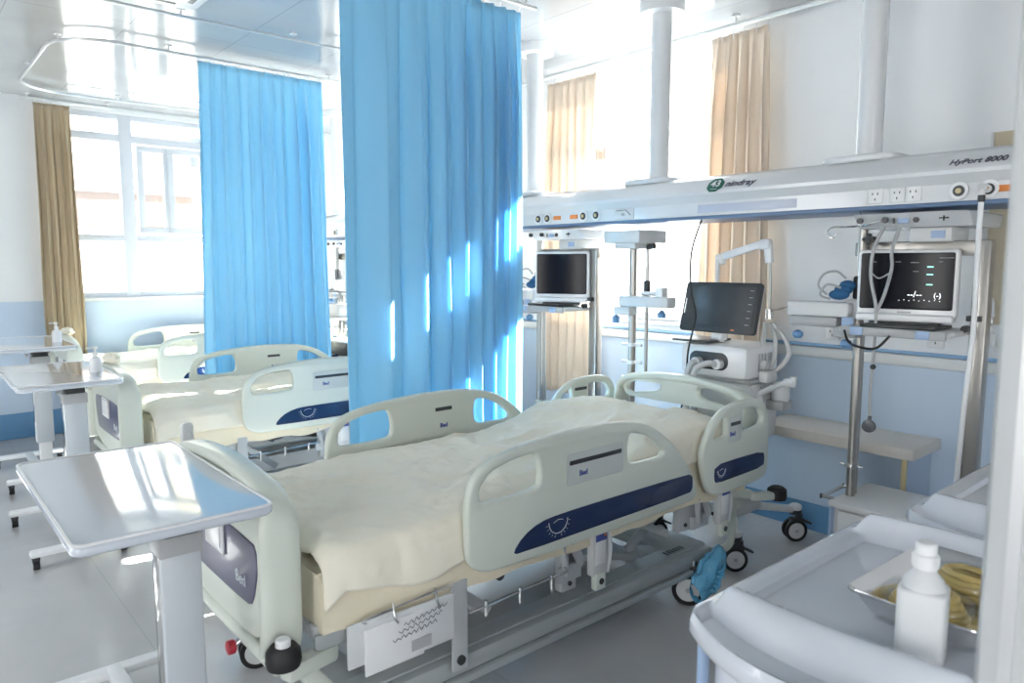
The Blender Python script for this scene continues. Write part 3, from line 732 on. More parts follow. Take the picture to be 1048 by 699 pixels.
# ------------------------------------------------------------------ equipment bridge
def bridge(loc, label, Y0, Y1, poles, outlets):
    b = thing('equipment_bridge', label, 'medical bridge', loc, 0, 'ceiling-hung equipment bridges')
    prof = [(0, 1.735), (0, 1.80), (-.035, 1.835), (-.035, 1.85), (.01, 1.905), (.08, 1.935), (.30, 1.935), (.37, 1.905), (.40, 1.85), (.36, 1.80), (.36, 1.735)]
    M_ = Matrix(((1, 0, 0, 0), (0, 0, 1, (Y0+Y1)/2), (0, 1, 0, 0), (0, 0, 0, 1)))
    MB().m(BEAM).shape(prof, [], Y1-Y0, .006, M_).build('beam', b, angle=28)
    MB().m(LED).bb(.012, Y0+.02, 1.718, .34, Y1-.02, 1.737, .006).build('underside_strip', b)
    for y in poles:
        q = MB().m(BEAM).cyl((.19, y, 1.93), (.19, y, ZC), .054, seg=32).build('ceiling_pole', b)
        MB().m(BEAM).shape(rrect(.05, y-.16, .33, y+.16, .06), [], .03, .012, XY(1.943)).build('pole_cover', q)
        MB().m(WHITE).cyl((.19, y, ZC-.06), (.19, y, ZC), .12, .12, seg=36).build('ceiling_flange', q)
    for kind, y, z in outlets:
        if kind == 'gas':
            MB().m(WHITE).lathe([(.032, 0), (.034, .006), (.027, .010)], (-.010, y, z), 'X').m(DARK).lathe([(.020, 0), (.021, .004)], (-.013, y, z), 'X').m(YELLOW).lathe([(.010, 0), (.010, .006)], (-.017, y, z), 'X').build('gas_outlet', b)
        elif kind == 'plug':
            s = MB().m(WHITE).box((-.003, y, z), (.008, .058, .058), .004).m(DARK)
            for a in ((-.01, .01), (.01, .01), (0, -.012)): s.box((-.0075, y+a[0], z+a[1]), (.002, .004, .009))
            s.build('power_socket', b)
        elif kind == 'orange': MB().m(ORANGE).box((-.003, y, z), (.007, .06, .024), .002).build('orange_label', b)
        elif kind == 'lamp': MB().m(mat('light_lens', (.52, .56, .66), .3)).box((-.002, y, z), (.006, .52, .04), .002).build('light_cover', b)
        elif kind == 'switch':
            MB().m(OFFW).box((-.003, y, z), (.008, .14, .06), .003).m(DARK).tube([(-.009, y+.05, z+.018), (-.009, y-.02, z+.02), (-.009, y-.055, z-.01)], .002, seg=4, raw=True).text('1/2', .018, face_mat((-.008, y, z-.005), (0, -1, 0), (0, 0, 1)), .0006).build('switch_panel', b)
    return b
XB = 3.10
br1 = bridge((XB, 0, 0), 'long white ceiling-hung equipment bridge crossing the right half of the picture', .45, 3.85, (1.42, 2.555, 3.57),
             [('plug', 1.30, 1.772), ('plug', 1.215, 1.772), ('plug', 1.155, 1.772), ('gas', .993, 1.772), ('gas', .895, 1.772), ('orange', .84, 1.772), ('lamp', 1.90, 1.768),
              ('gas', 3.32, 1.772), ('gas', 3.24, 1.772), ('orange', 3.16, 1.772), ('orange', 3.02, 1.772), ('gas', 2.94, 1.772), ('gas', 2.84, 1.772), ('switch', 2.64, 1.77)])
# writing on the bridge fascia (slanted face)
up = Vector((.045, 0, .055)).normalized()
def fascia(y, z): # point on slanted face between z 1.85 and 1.905
    t = (z-1.85)/.055; return (-.035+.045*t-.003, y, z)
tx = MB().m(INK).text('HyPort 8000', .036, face_mat(fascia(.935, 1.878), (0, -1, 0), up), .0008, italic=.25, bold=.0004)
tx.text('nindray', .052, face_mat(fascia(1.92, 1.878), (0, -1, 0), up), .0008, italic=.25, bold=.0006).build('printed_text', br1)
st = MB().m(GREEN).shape([(.047*math.cos(R(k*45+22)), .047*math.sin(R(k*45+22))) for k in range(8)], [], .002, .0005, face_mat(Vector(fascia(2.05, 1.876))+Vector((-.0015, 0, .001)), (0, -1, 0), up))
st.m(WHITE).text('43', .055, face_mat(Vector(fascia(2.05, 1.882))+Vector((-.003, 0, .001)), (0, -1, 0), up), .0008, bold=.001)
st.box(Vector(fascia(2.05, 1.856))+Vector((-.002, 0, .001)), (.002, .034, .003))
st.build('number_sticker', br1)
br2 = bridge((XB, 0, 0), 'farther equipment bridge glimpsed between the two blue curtains', 4.3, 6.9, (4.9, 6.3), [('gas', 6.0, 1.772), ('plug', 5.8, 1.772)])

# ------------------------------------------------------------------ equipment racks under the bridge
def rack(label, loc, mirror=1, first=None, arm_z=1.30, pole_z0=.47):
    """local: y=0 at the left (arm) pole, monitor bay toward -y"""
    r = thing('equipment_rack', label, 'equipment rack', loc, 0, 'equipment racks hung under the bridge')
    h = MB().m(BEAM).shape([(.0, 1.645), (-.07, 1.70), (.36, 1.70), (.32, 1.645)], [], .43, .008, Matrix(((1, 0, 0, 0), (0, 0, 1, -.215), (0, 1, 0, 0), (0, 0, 0, 1))))
    h.m(OFFW).box((.12, -.27, 1.615), (.2, .16, .06), .008).m(LBLUE).box((.018, -.30, 1.615), (.003, .05, .03)).box((-.043, -.19, 1.675), (.005, .04, .03), .001)
    h.m(DARK).cyl((-.06, -.03, 1.675), (-.075, -.03, 1.675), .012).cyl((-.06, -.13, 1.675), (-.075, -.13, 1.675), .012).box((-.045, -.155, 1.675), (.006, .006, .03)).cyl((-.046, -.24, 1.672), (-.052, -.24, 1.672), .011).box((-.048, -.34, 1.675), (.004, .034, .005)).box((-.048, -.34, 1.675), (.004, .005, .022))
    h.build('bracket_head', r)
    pl = MB().m(STEEL).cyl((.04, 0, pole_z0), (.04, 0, 1.66), .019, seg=24).cyl((.085, .005, pole_z0), (.085, .005, 1.2), .014, seg=20).m(DARK).box((.04, 0, 1.395), (.05, .05, .10), .008)
    pl.m(CHROME)
    for z in (.60, ): pl.cyl((.04, 0, z), (.04, 0, z+.012), .03).cyl((.04, -.05, z+.006), (.04, .05, z+.006), .004)
    pl.build('pole', r)
    MB().m(STEEL).box((.08, -.45, (pole_z0+1.59)/2), (.058, .058, 1.59-pole_z0), .006).m(DARK).box((.05, -.44, 1.285), (.05, .05, .022), .003).cyl((.03, -.42, 1.245), (.0, -.42, 1.245), .014).build('pole', r)
    MB().m(STEEL).box((.08, -.22, 1.560), (.05, .52, .060), .006).build('top_bar', r)
    sh = MB().m(OFFW).box((.0, -.21, 1.228), (.30, .42, .022), .008).m(GREYP).box((-.155, -.21, 1.225), (.02, .40, .035), .006).m(LBLUE).box((-.167, -.08, 1.225), (.006, .05, .034), .002).box((-.167, -.33, 1.225), (.006, .05, .034), .002)
    sh.m(DARK).box((-.04, -.22, 1.248), (.20, .28, .014), .004)
    sh.build('shelf', r)
    a = MB().m(OFFW).box((-.02, .14, 1.300), (.10, .28, .065), .012).m(WHITE).lathe([(.05, 1.262), (.055, 1.27), (.055, 1.335), (.05, 1.342)], (.035, .0, 0)).m(GREYP).box((-.02, .16, 1.245), (.09, .22, .045), .012).box((-.02, .02, 1.205), (.07, .10, .05), .01)
    a.m(LBLUE).box((-.07, .0, 1.25), (.012, .05, .045), .004)
    a.m(BLUEP).lathe([(.006, 1.20), (.022, 1.19), (.024, 1.175), (.014, 1.162)], (-.03, .24, 0)).lathe([(.006, 1.175), (.022, 1.165), (.024, 1.15), (.014, 1.137)], (-.03, .02, 0))
    a.build('swing_arm', r)
    return r
XR = 3.16
rA = rack('equipment rack with the large monitor and stethoscope-like tube, right of the ventilator', (XR, 1.385, 0))
# iv hooks on top of pole
iv = MB().m(CHROME).cyl((.04, 0, 1.60), (.04, 0, 1.70), .008)
iv.tube([(.03, 0, 1.66), (-.02, .05, 1.655), (-.03, .10, 1.655), (-.03, .125, 1.64), (-.03, .118, 1.615), (-.03, .095, 1.612), (-.03, .085, 1.63)], .004)
iv.tube([(.03, 0, 1.66), (-.04, -.03, 1.655), (-.06, -.10, 1.672), (-.06, -.13, 1.665)], .004)
iv.tube([(.03, 0, 1.69), (-.01, .0, 1.72), (-.02, -.01, 1.70), (-.02, -.005, 1.66)], .004)
iv.m(DARK).cyl((.03, -.05, 1.60), (-.03, -.05, 1.60), .014).box((-.02, -.05, 1.60), (.03, .05, .014), .004).box((-.02, -.05, 1.60), (.03, .014, .05), .004)
iv.build('drip_hooks', rA)
rB = rack('equipment rack with the small monitor, beside the peach curtain on the far side', (XR, 3.42, 0), pole_z0=.60)
bA = MB().m(STEEL).cyl((.04, -.77, .70), (.04, -.77, 1.66), .021, seg=20).m(GREYP)
bA.m(OFFW).box((.05, -.77, 1.645), (.24, .26, .07), .01).box((.03, -.78, 1.60), (.16, .15, .04), .008).m(OFFW).box((0, -.90, 1.29), (.08, .34, .06), .01).box((0, -.75, 1.235), (.07, .12, .05), .01)
bA.m(BLUEP).lathe([(.006, 1.21), (.022, 1.195), (.02, 1.165)], (-.02, -.70, 0)).lathe([(.006, 1.25), (.022, 1.235), (.02, 1.21)], (-.02, -1.02, 0))
bA.m(WHITE)
for z in (1.04, .94, .85): bA.cyl((.04, -.84, z), (.04, -.70, z), .008).cyl((.04, -.77, z-.01), (.04, -.77, z+.01), .03)
bA.build('accessory_pole', rB)
sp = MB().m(STEEL).cyl((.06, -.855, .87), (.06, -.855, 1.62), .010, seg=12).m(DARK).box((.06, -.855, 1.36), (.03, .03, .09), .006).cyl((.06, -.855, 1.59), (.06, -.90, 1.595), .016)
sp.m(WHITE).box((.0, -1.0, 1.335), (.05, .05, .07), .006).cyl((.0, -.87, 1.335), (0, -.98, 1.335), .012)
sp.build('thin_rod', rB)
rC = rack('equipment rack of the farther beds, glimpsed in the gap between the curtains', (XR, 6.16, 0), pole_z0=.60)
MB().m(OFFW).box((.05, -.2, 1.0), (.3, .4, .02), .005).box((.05, -.2, .80), (.3, .4, .02), .005).m(DARK).box((.05, -.2, .73), (.28, .36, .12), .01).m(GREYP).box((.0, -.1, 1.07), (.14, .2, .12), .01).build('lower_shelves', rC)

# monitors
def monitor(name, label, loc, w, h, big, group):
    m_ = thing(name, label, 'monitor', loc, 0, group)
    MB().m(WHITE).shape(rrect(-w/2, -h/2, w/2, h/2, .018), [], .06, .014, Matrix(((0, 0, 1, 0), (-1, 0, 0, 0), (0, 1, 0, h/2), (0, 0, 0, 1)))).m(OFFW).box((.06, 0, h*.45), (.08, w*.7, h*.7), .02).m(WHITE).box((-.015, 0, -.0), (.10, w*.96, .03), .01).m(DARK).box((-.005, 0, -.022), (.07, w*.7, .016), .004).build('housing', m_)
    s = MB().m(SCREEN).shape(rrect(-w/2+.014, .034, w/2-.014, h-.014, .008), [], .004, .001, Matrix(((0, 0, 1, -.031), (-1, 0, 0, 0), (0, 1, 0, 0), (0, 0, 0, 1)))).build('screen', m_)
    if big:
        t = MB().m(CYAN)
        for y, z in ((-.085, .205), (-.085, .175), (-.085, .135)): t.box((-.0338, y, z), (.001, .022, .004))
        t.m(PALE).text('--/--', .034, face_mat((-.0338, -.035, .095), (0, -1, 0), (0, 0, 1)), .0004)
        t.text('(-)', .028, face_mat((-.0338, -.115, .092), (0, -1, 0), (0, 0, 1)), .0004)
        for k in range(9): t.box((-.0338, .02-.018*k, .070+.003*(k % 2)), (.001, .004, .002))
        for y, z, ww in ((-.03, .222, .03), (.03, .225, .02), (-.035, .187, .02), (-.14, .24, .05), (.12, .225, .02), (-.12, .225, .015)): t.m(GREYP).box((-.0338, y, z), (.001, ww, .002))
        t.build('readouts', s)
        MB().m(GREYP).box((-.0312, 0, .022), (.001, .05, .007)).build('brand_mark', m_)
    return m_
mA = monitor('patient_monitor', 'large patient monitor with a dark screen of readouts on the right rack', (XR-.02, 1.175, 1.281), .365, .275, True, 'bedside patient monitors')
mA.rotation_euler.z = R(10)
mB_ = monitor('patient_monitor', 'small patient monitor with a blank navy screen near the curtain', (XR-.03, 3.14, 1.281), .34, .29, False, 'bedside patient monitors')
mB_.rotation_euler.z = R(30)

# blue cuffs with coiled cables beside each monitor
def cuff(loc, label):
    random.seed(int(loc[1]*10))
    c = thing('pressure_cuff', label, 'blood pressure cuff', loc)
    def fn(u, v):
        a = u*2*math.pi
        r = .045+.012*nz(math.cos(a)*2, math.sin(a)*2, v*3+loc[1])
        return Vector((.02+(v-.5)*.07, r*math.cos(a)*1.15, .045+r*math.sin(a)))
    q = MB().m(CUFFM)
    for k in range(3): q.sph((.0+.012*k, .0-.012*k, .030+.020*k), .045, (.55, 1.0-.12*k, .50), 18)
    q.build('cuff', c)
    MB().m(GREYP).tube([(-.03, .04, .03), (-.04, .075, .07), (-.04, .05, .12), (-.03, .0, .13), (-.03, -.04, .10)], .005).tube([(-.02, .03, .01), (-.05, .06, .03), (-.05, .03, .075), (-.03, -.02, .06)], .005).build('hose', c)
    return c
cuff((XR-.03, 1.445, 1.335), 'blue pressure cuff with a looped grey hose left of the large monitor')
cuff((XR-.05, 3.40, 1.335), 'blue pressure cuff with a looped grey hose left of the small monitor')

# hanging tubes, probe, cables
sc = thing('hanging_probe', 'grey double tube with a round disc end hanging in front of the large monitor', 'medical tube', (3.06, 1.26, 0))
MB().m(GREYP).tube([(0.04, 0, 1.645), (-.01, .015, 1.56), (-.01, .022, 1.45), (0, .002, 1.34), (0, -.002, 1.30)], .007, seg=8).tube([(.04, -.06, 1.645), (-.01, -.055, 1.55), (-.01, -.058, 1.48), (0, -.03, 1.37), (0, -.002, 1.30)], .007).tube([(-.01, .018, 1.46), (-.01, -.01, 1.44), (-.01, -.05, 1.46)], .003).tube([(0, -.002, 1.31), (0, -.003, 1.2), (0, 0, 1.08), (0, .004, .95), (0, .0, .86)], .006).build('tubing', sc)
MB().m(DARK).sph((0, -.002, 1.075), .012).build('connector', sc)
MB().m(PROBE).lathe([(.008, 0), (.026, .004), (.028, .014), (.020, .020)], (-.012, .002, .826), 'X').cyl((0, .002, .845), (0, 0, .87), .008).build('chest_piece', sc)
tag(MB().m(BLACK).tube([(0, .12, 1.225), (-.02, .09, 1.18), (-.02, .04, 1.162), (-.02, -.02, 1.165), (0, -.06, 1.215)], .005).build('monitor_cable', loc=(2.985, 1.23, 0)), 'short black cable drooping below the large monitor shelf', 'cable')
tag(MB().m(BLACK).tube([(.03, -.03, 1.72), (0, -.005, 1.60), (0, .01, 1.50), (0, .0, 1.35), (0, -.03, 1.23), (0, .01, 1.05), (0, .02, .86), (.0, .05, .72)], .0048).build('call_cable', loc=(3.12, 2.20, 0)), 'thin black cable hanging from the bridge in front of the window', 'cable')
ob = thing('oxygen_hose', 'white flexible hose hanging from the right gas outlet past the rack', 'hose', (3.03, .895, 0))
MB().m(WHITE).tube([(.04, 0, 1.772), (0, 0, 1.765), (-.01, 0, 1.70), (0, .003, 1.5), (0, 0, 1.25), (0, .012, 1.0), (0, .02, .72), (.02, .03, .55)], .0095, seg=10).build('tubing', ob)
MB().m(CHROME).cyl((.05, 0, 1.772), (-.01, 0, 1.772), .016).m(DARK).cyl((-.01, 0, 1.745), (-.01, 0, 1.72), .012).build('probe', ob)
tag(MB().m(TUBEM).tube([(.03, .0, 1.0), (0, -.01, .92), (0, -.04, .80), (0, -.06, .70), (.02, -.05, .60)], .006).build('suction_tube', loc=(3.55, .95, 0)), 'thin clear tube looping down the wall at the far right', 'tube')
fm = thing('oxygen_flowmeter', 'clear oxygen flowmeter with chrome fitting at the right rack pole', 'flowmeter', (3.42, .955, 1.25))
MB().m(CHROME).cyl((-.13, .0, 0), (.0, 0, 0), .012).cyl((0, 0, -.03), (0, 0, .03), .016).build('fitting', fm)
MB().m(FROST).lathe([(.016, .03), (.018, .04), (.014, .09), (.008, .11)]).lathe([(.02, -.09), (.024, -.08), (.024, -.035), (.014, -.028)]).build('bottle', fm)

# ------------------------------------------------------------------ ventilator
V = (3.36, 2.11, 0)
ve = thing('ventilator', 'wheeled ventilator with tilted dark screen and white breathing hoses behind the nearest bed', 'ventilator', V)
bs = MB().m(OFFW).box((0, 0, .215), (.26, .28, .06), .02)
for sx, sy in ((-1, -1), (1, -1), (-1, 1), (1, 1)):
    bs.m(OFFW).bar((sx*.08, sy*.08, .205), (sx*.285, sy*.235, .175), .05, .035, bev=.012)
    bs.m(WHITE).lathe([(.03, .172), (.034, .178), (.033, .196), (.02, .204)], (sx*.295, sy*.24, 0)).m(DARK).lathe([(.034, .150), (.035, .153), (.035, .172), (.030, .174)], (sx*.295, sy*.24, 0))
bs.build('base', ve)
for sx, sy, rz in ((-1, -1, 2.4), (1, -1, 2.5), (-1, 1, 2.8), (1, 1, 2.6)): caster(ve, sx*.295+.0, sy*.24, rz, r=.06, ztop=.155)
MB().m(OFFW).box((.04, 0, .42), (.12, .12, .38), .015).build('column', ve)
MB().m(OFFW).box((0.01, -.03, .745), (.28, .34, .31), .035).m(GREYP).box((0.01, -.03, .905), (.27, .33, .02), .01).build('compressor_housing', ve)
bd = MB().m(WHITE).box((0, .01, 1.0), (.32, .40, .175), .035)
bd.m(DARK).shape(rrect(-.115, -.045, .115, .045, .042, 8), [], .008, .003, Matrix(((0, 0, 1, -.16), (1, 0, 0, .03), (0, 1, 0, 1.0), (0, 0, 0, 1))))
bd.m(WHITE).cyl((-.16, .085, .99), (-.20, .085, .99), .026).cyl((-.16, -.04, .99), (-.20, -.04, .99), .026)
bd.m(GREYP)
for k in range(5): bd.box((-.05+.03*k, -.192, 1.0), (.008, .004, .09), .001)
bd.m(OFFW).box((0, -.215, .93), (.10, .05, .06), .012).cyl((-.03, -.23, .99), (-.03, -.20, .99), .022)
bd.build('body', ve)
MB().m(DARK).box((-.08, .13, 1.098), (.22, .22, .012), .004).m(WHITE).cyl((-.06, .03, 1.09), (-.06, .03, 1.20), .022).box((-.07, .03, 1.12), (.06, .07, .04), .01).build('tray', ve)
Rt = Matrix.Rotation(R(15), 3, 'Y')
scm = Matrix.Translation((-.10, .008, 1.272)) @ Matrix.Rotation(R(15), 4, 'Y') @ Matrix(((0, 0, 1, 0), (-1, 0, 0, 0), (0, 1, 0, 0), (0, 0, 0, 1)))
MB().m(DARK).shape(rrect(-.222, -.132, .222, .132, .016), [], .028, .006, scm).m(WHITE).shape(rrect(-.215, -.125, .215, .125, .014), [], .022, .008, scm @ Matrix.Translation((0, 0, .022))).build('display', ve)
ss = MB().m(SCREENG).shape(rrect(-.195, -.10, .20, .115, .004), [], .003, .0005, scm @ Matrix.Translation((0, 0, -.0145)))
ss.m(ORANGE).box(scm @ Vector((.10, -.115, -.0150)), (.002, .018, .007), 0, Rt)
ss.m(PALE).box(scm @ Vector((-.205, .0, -.0150)), (.001, .003, .08), 0, Rt)
for k in range(6): ss.m(GREYP).box(scm @ Vector((.175, .09-.035*k, -.0165)), (.001, .02, .003), 0, Rt)
ss.build('screen', ve)
MB().m(OFFW).tube([(-.02, .08, 1.10), (-.02, .085, 1.35), (-.02, .085, 1.52)], .012, raw=True).m(WHITE).bar((.0, .08, 1.53), (.02, -.15, 1.60), .035, .04, bev=.01).box((0, .08, 1.52), (.05, .05, .06), .015).box((.02, -.165, 1.595), (.05, .06, .055), .015).bar((.02, -.18, 1.59), (.02, -.19, 1.50), .03, .04, bev=.008).m(FRAME).tube([(.02, -.19, 1.52), (.02, -.20, 1.4), (.02, -.20, 1.25)], .007, raw=True).m(CHROME).tube([(.02, -.20, 1.26), (.0, -.25, 1.27), (0, -.31, 1.285)], .004).cyl((.02, -.2, 1.22), (.02, -.2, 1.27), .02).build('support_arm', ve)
def hose(name, pts, r=.011, n=None, clear=True):
    P = catmull(pts, 10); mb = MB().m(TUBEM if clear else WHITE)
    # corrugated: radius alternates along the length
    Q = catmull(pts, 22)
    mb.tube(Q, r, seg=10, raw=True, rf=None)
    k = 0; acc = 0
    for a, b in zip(Q, Q[1:]):
        acc += (b-a).length
        if acc > .009:
            acc = 0; d = (b-a).normalized(); mb.cyl(b-d*.0022, b+d*.0022, r*1.16, seg=10)
    return mb.build(name, ve)
hose('breathing_hose', [(-.20, .085, .99), (-.235, .09, .975), (-.25, .10, .90), (-.24, .11, .80), (-.22, .10, .70)], .015)
hose('breathing_hose', [(-.20, -.04, .99), (-.24, -.01, .995), (-.26, .04, .96), (-.26, .06, .86), (-.24, .05, .74)], .015)
hose('breathing_hose', [(.02, -.18, 1.20), (.04, -.16, 1.10), (.03, -.15, .98), (-.01, -.16, .87), (-.03, -.18, .82)], .011)
hose('breathing_hose', [(.03, -.21, 1.20), (.05, -.27, 1.13), (.06, -.29, 1.04), (.04, -.24, .96), (.02, -.18, .93), (.0, -.15, .95)], .0105)
hose('breathing_hose', [(.02, -.205, 1.20), (.04, -.225, 1.12), (.04, -.225, 1.02), (.03, -.20, .95)], .0105)
yp = MB().m(FROST).cyl((-.05, -.18, .83), (-.04, -.27, .885), .016).cyl((-.04, -.27, .885), (-.04, -.33, .915), .013).cyl((-.04, -.33, .915), (-.04, -.38, .925), .02).cyl((-.04, -.37, .90), (-.04, -.375, .95), .015).cyl((-.03, -.18, .83), (-.03, -.12, .80), .018).cyl((-.05, -.2, .84), (-.05, -.2, .77), .02)
yp.m(DARK).cyl((-.03, -.18, .84), (-.03, -.18, .875), .018).tube([(-.05, -.2, .78), (-.05, -.22, .72), (-.03, -.2, .68)], .004)
yp.build('patient_connector', ve)
MB().m(FROST).lathe([(.04, .80), (.045, .81), (.045, .87), (.03, .895), (.015, .90)], (.07, -.25, 0)).m(GREYP).box((.07, -.24, .78), (.10, .10, .05), .01).build('humidifier', ve)

# ------------------------------------------------------------------ bench and lower cabinet
bn = thing('wall_bench', 'low open bench with thick grey-wood top and yellow-edged end panel against the right wall', 'bench', (3.70, 1.65, 0))
MB().m(BENCHW).box((-.0, 0, .617), (.345, .80, .055), .006).build('bench_top', bn)
MB().m(BENCHB).box((.01, -.355, .295), (.30, .02, .588), .003).m(YELLOW).box((-.147, -.355, .295), (.014, .022, .588), .002).build('end_panel', bn)
cb_ = thing('drawer_unit', 'white-topped drawer box with light blue side at the foot of the right rack', 'drawer unit', (3.27, 1.19, 0))
MB().m(WHITE).box((0, 0, .452), (.40, .47, .028), .010).build('top', cb_)
MB().m(OFFW).box((.01, 0, .30), (.36, .44, .27), .006).m(LBLUE).box((-.17, .222, .30), (.055, .012, .27), .002).m(BEAM).box((0, 0, .10), (.3, .36, .13), .01).build('body', cb_)
MB().m(WHITE).box((-.178, -.01, .36), (.014, .41, .13), .005).build('drawer', cb_)
MB().m(WHITE).box((-.178, -.01, .225), (.014, .41, .13), .005).build('drawer', cb_)
MB().m(CHROME).tube([(-.17, .22, .468), (-.17, .275, .468), (.05, .275, .468), (.05, .22, .468)], .008, raw=True).m(DARK).box((-.17, .278, .468), (.016, .008, .022), .002).box((.05, .278, .468), (.016, .008, .022), .002).build('side_rail', cb_)
for x in (-.12, .12):
    for y in (-.15, .15): MB().m(BLACK).cyl((x-.01, y, .022), (x+.01, y, .022), .022).m(DARK).box((x, y, .04), (.03, .03, .02), .004).build('caster', cb_)

# ------------------------------------------------------------------ treatment carts
def cart(loc, label):
    c = thing('treatment_cart', label, 'cart', loc, 0, 'pale plastic treatment carts')
    L_, W_ = .46, .255          # half length along x, half width along y
    out = [(-.34, W_), (.34, W_), (.385, W_-.015), (.415, .18), (.452, .08), (.46, 0), (.452, -.08), (.415, -.18), (.385, -W_+.015), (.34, -W_), (-.34, -W_), (-.385, -W_+.015), (-.415, -.18), (-.452, -.08), (-.46, 0), (-.452, .08), (-.415, .18), (-.385, W_-.015)]
    out = chaikin(out, 2)
    t = MB().m(CARTW).shape([(x*.975, y*.96) for x, y in out], [], .030, .010, XY(.808))
    def xedge(y): return .375+.088*max(0, 1-(abs(y)/.245)**2.2)-(.03*max(0, (abs(y)-.235)/.02) if abs(y) > .235 else 0)
    def sm(a_, b_, v): v = min(1, max(0, (v-a_)/(b_-a_))); return v*v*(3-2*v)
    def top(u, v):
        vv = 2*v-1; y = W_*vv; uu = 2*u-1; xe = xedge(y); x = uu*xe
        ax, ay = abs(x), abs(y)
        cy = .292+.022*(1-(y/W_)**2)             # crest line, slightly bowed outwards
        fade = 1-sm(.195, .238, ay)
        z = .838
        # recessed working surface
        rx, ry = cy-.022, .205
        ins = min(sm(0, .012, rx-ax), sm(0, .012, ry-ay)); z -= .020*ins
        # crest and scoop
        if ax > cy-.03:
            up_ = sm(cy-.022, cy-.002, ax)*(1-sm(cy+.010, xe-.05, ax)**.7)
            z += .046*up_*fade - .040*sm(cy+.01, xe-.05, ax)*(1-sm(xe-.034, xe-.008, ax))*fade
        # rounded outer lip
        e = min((xe-ax), (W_-ay)); z += .006*(1-sm(.0, .03, e)); 
        if e < .012: z -= .014*(1-e/.012)**2
        return Vector((x, y, z))
    t.grid(150, 70, top)
    # skirt under the lip
    N_ = 60; loopv = [(-1+2*k/N_, 1) for k in range(N_)]+[(1, 1-2*k/N_) for k in range(N_)]+[(1-2*k/N_, -1) for k in range(N_)]+[(-1, -1+2*k/N_) for k in range(N_)]
    P0 = [top((a_+1)/2, (b_+1)/2) for a_, b_ in loopv]
    ringA = [t.bm.verts.new(p) for p in P0]; ringB = [t.bm.verts.new(Vector((p.x*1.004, p.y*1.006, .812))) for p in P0]; ringC = [t.bm.verts.new(Vector((p.x*.985, p.y*.975, .795))) for p in P0]
    for A, B in ((ringA, ringB), (ringB, ringC)):
        for k in range(len(A)):
            f = t.bm.faces.new((A[k], A[(k+1) % len(A)], B[(k+1) % len(A)], B[k])); f.smooth = True; f.material_index = t.mi
    bmesh.ops.remove_doubles(t.bm, verts=t.bm.verts, dist=1e-5); t.build('tray_top', c, angle=60)
    bd_ = MB().m(CARTW).box((0, 0, .46), (.66, .44, .66), .02)
    bd_.build('body', c)
    for s in (-1, 1):
        for k, (z0, z1) in enumerate(((.56, .78), (.36, .545), (.15, .345))):
            if s > 0: MB().m(CARTW).box((0, .222, (z0+z1)/2), (.60, .016, z1-z0), .008).m(LBLUE).box((0, .233, z1-.03), (.2, .012, .02), .005).build('drawer', c)
    for sx in (-1, 1):
        for sy in (-1, 1):
            MB().m(LBLUE).cyl((sx*.345, sy*.228, .10), (sx*.345, sy*.228, .81), .0115, seg=16).build('corner_post', c)
            MB().m(LBLUE).box((sx*.33, sy*.215, .105), (.07, .05, .03), .01).m(DARK).box((sx*.33, sy*.215, .085), (.03, .03, .03), .004).m(BLACK).cyl((sx*.33-.012, sy*.215, .038), (sx*.33+.012, sy*.215, .038), .038).build('caster', c)
    return c
c1 = cart((1.478, .522, .008), 'nearest pale lilac plastic treatment cart, carrying the steel tray and white bottle')
c2 = copy_tree(c1); c2.location = (2.41, .485, 0); c2['label'] = 'second pale lilac plastic treatment cart, behind the nearest one, with an empty top'

# steel tray with yellow tubing, bottle
ty = thing('steel_tray', 'stainless steel instrument tray on the nearest cart', 'tray', (1.508, .455, .842), R(-2))
mb = MB().m(CHROME)
o0 = rrect(-.17, -.115, .17, .115, .022, 4); o1 = rrect(-.145, -.09, .145, .09, .02, 4)
n_ = len(o0)
rows = [[(x*.985, y*.98, .044) for x, y in o0], [(x*1.03, y*1.03, .049) for x, y in o0], [(x*1.04, y*1.045, .044) for x, y in o0]]
vin = [mb.bm.verts.new((x, y, .002)) for x, y in o1]; vt = [mb.bm.verts.new(p) for p in rows[0]]; vr = [mb.bm.verts.new(p) for p in rows[1]]; ve_ = [mb.bm.verts.new(p) for p in rows[2]]
fs = [mb.bm.faces.new(vin)]
for A, B in ((vin, vt), (vt, vr), (vr, ve_)):
    for k in range(n_): fs.append(mb.bm.faces.new((A[k], A[(k+1) % n_], B[(k+1) % n_], B[k])))
for f in fs: f.smooth = True
mb.build('pan', ty, solid=.0016, recalc=True)
def coil(loc, label, seed, rx=.042, ry=.062):
    c = thing('tubing_packet', label, 'tubing packet', loc, 0, 'yellow tubing packets in the steel tray')
    t = MB().m(GAUZE)
    for k in range(4):
        pts = [(rx*(1-.1*k)*math.cos(R(a))+.006*nz(a*.02, k, seed), ry*(1-.1*k)*math.sin(R(a)), .012+.011*k+.006*nz(a*.03, k*3, seed)) for a in range(0, 360, 30)]
        t.tube(pts, .0075, seg=8, closed=True, sub=3)
    t.build('coiled_tube', c)
    def fn(u, v):
        a = u*2*math.pi; th = v*math.pi
        r = 1+.10*nz(math.cos(a)*3+seed, math.sin(a)*3, v*5)
        return Vector((.062*r*math.sin(th)*math.cos(a), .082*r*math.sin(th)*math.sin(a), .030+.032*r*math.cos(th)))
    MB().m(FILM).grid(26, 14, fn).build('clear_wrapper', c, angle=180)
    return c
coil((1.43, .465, .846), 'coiled yellow tubing packet at the left end of the steel tray', 1.)
coil((1.575, .44, .846), 'coiled yellow tubing packet at the far end of the steel tray', 5.)
bt = thing('plastic_bottle', 'square translucent white bottle with screw cap standing on the nearest cart', 'bottle', (1.272, .422, .834), R(12))
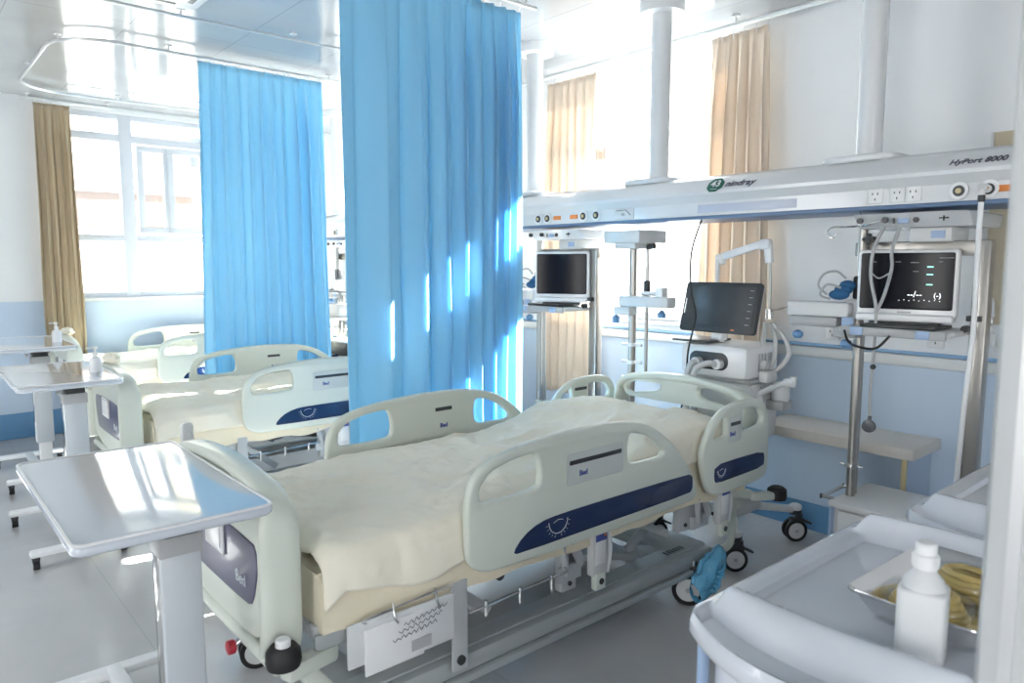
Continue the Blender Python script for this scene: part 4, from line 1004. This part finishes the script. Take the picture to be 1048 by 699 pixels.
MB().m(FROST).shape(rrect(-.036, -.036, .036, .036, .012), [], .132, .006, XY(.067)).lathe([(.034, .129), (.030, .145), (.018, .160), (.0155, .170)]).build('body', bt, angle=60)
cp = MB().m(WHITE).lathe([(.019, .166), (.020, .168), (.020, .187), (.0165, .190), (.0165, .205), (.014, .208)])
for k in range(16): cp.box((.0201*math.cos(k*math.pi/8), .0201*math.sin(k*math.pi/8), .178), (.0016, .0016, .016), 0, Matrix.Rotation(k*math.pi/8, 3, 'Z'))
cp.build('cap', bt)

# ------------------------------------------------------------------ light, world, camera
wd = bpy.data.worlds.new('sky'); bpy.context.scene.world = wd; wd.use_nodes = True
n, l = wd.node_tree.nodes, wd.node_tree.links
bg = n['Background']
tc = n.new('ShaderNodeTexCoord'); sx = n.new('ShaderNodeSeparateXYZ'); cr = n.new('ShaderNodeValToRGB')
l.new(tc.outputs['Generated'], sx.inputs[0]); l.new(sx.outputs['Z'], cr.inputs[0])
cr.color_ramp.elements[0].position = 0.; cr.color_ramp.elements[0].color = (1, .985, .96, 1)
cr.color_ramp.elements[1].position = 1.; cr.color_ramp.elements[1].color = (.80, .90, 1, 1)
l.new(cr.outputs[0], bg.inputs['Color']); bg.inputs['Strength'].default_value = 3.0
sun = bpy.data.lights.new('sun', 'SUN'); sun.energy = 36; sun.angle = R(.6); sun.color = (1, .96, .9)
so = bpy.data.objects.new('sun', sun); C.objects.link(so)
so.rotation_euler = Vector((-1, .18, -.66)).to_track_quat('-Z', 'Y').to_euler()

cam = bpy.data.cameras.new('camera'); co = bpy.data.objects.new('camera', cam); C.objects.link(co)
cam.sensor_width = 36; cam.lens = 740/1048*36; cam.clip_start = .05; cam.clip_end = 200
co.location = (0, 0, 1.5)
co.rotation_euler = (R(90)-math.atan(80/740), 0, R(49.1)-R(90))
cam.dof.use_dof = True; cam.dof.focus_distance = 3.2; cam.dof.aperture_fstop = 4.5
sc_ = bpy.context.scene; sc_.camera = co
sc_.view_settings.view_transform = 'Standard'; sc_.view_settings.look = 'None'; sc_.view_settings.gamma = 1; sc_.view_settings.use_curve_mapping = False
sc_.view_settings.exposure = 1.38
sc_.cycles.max_bounces = 10; sc_.cycles.transparent_max_bounces = 12; sc_.cycles.use_denoising = True
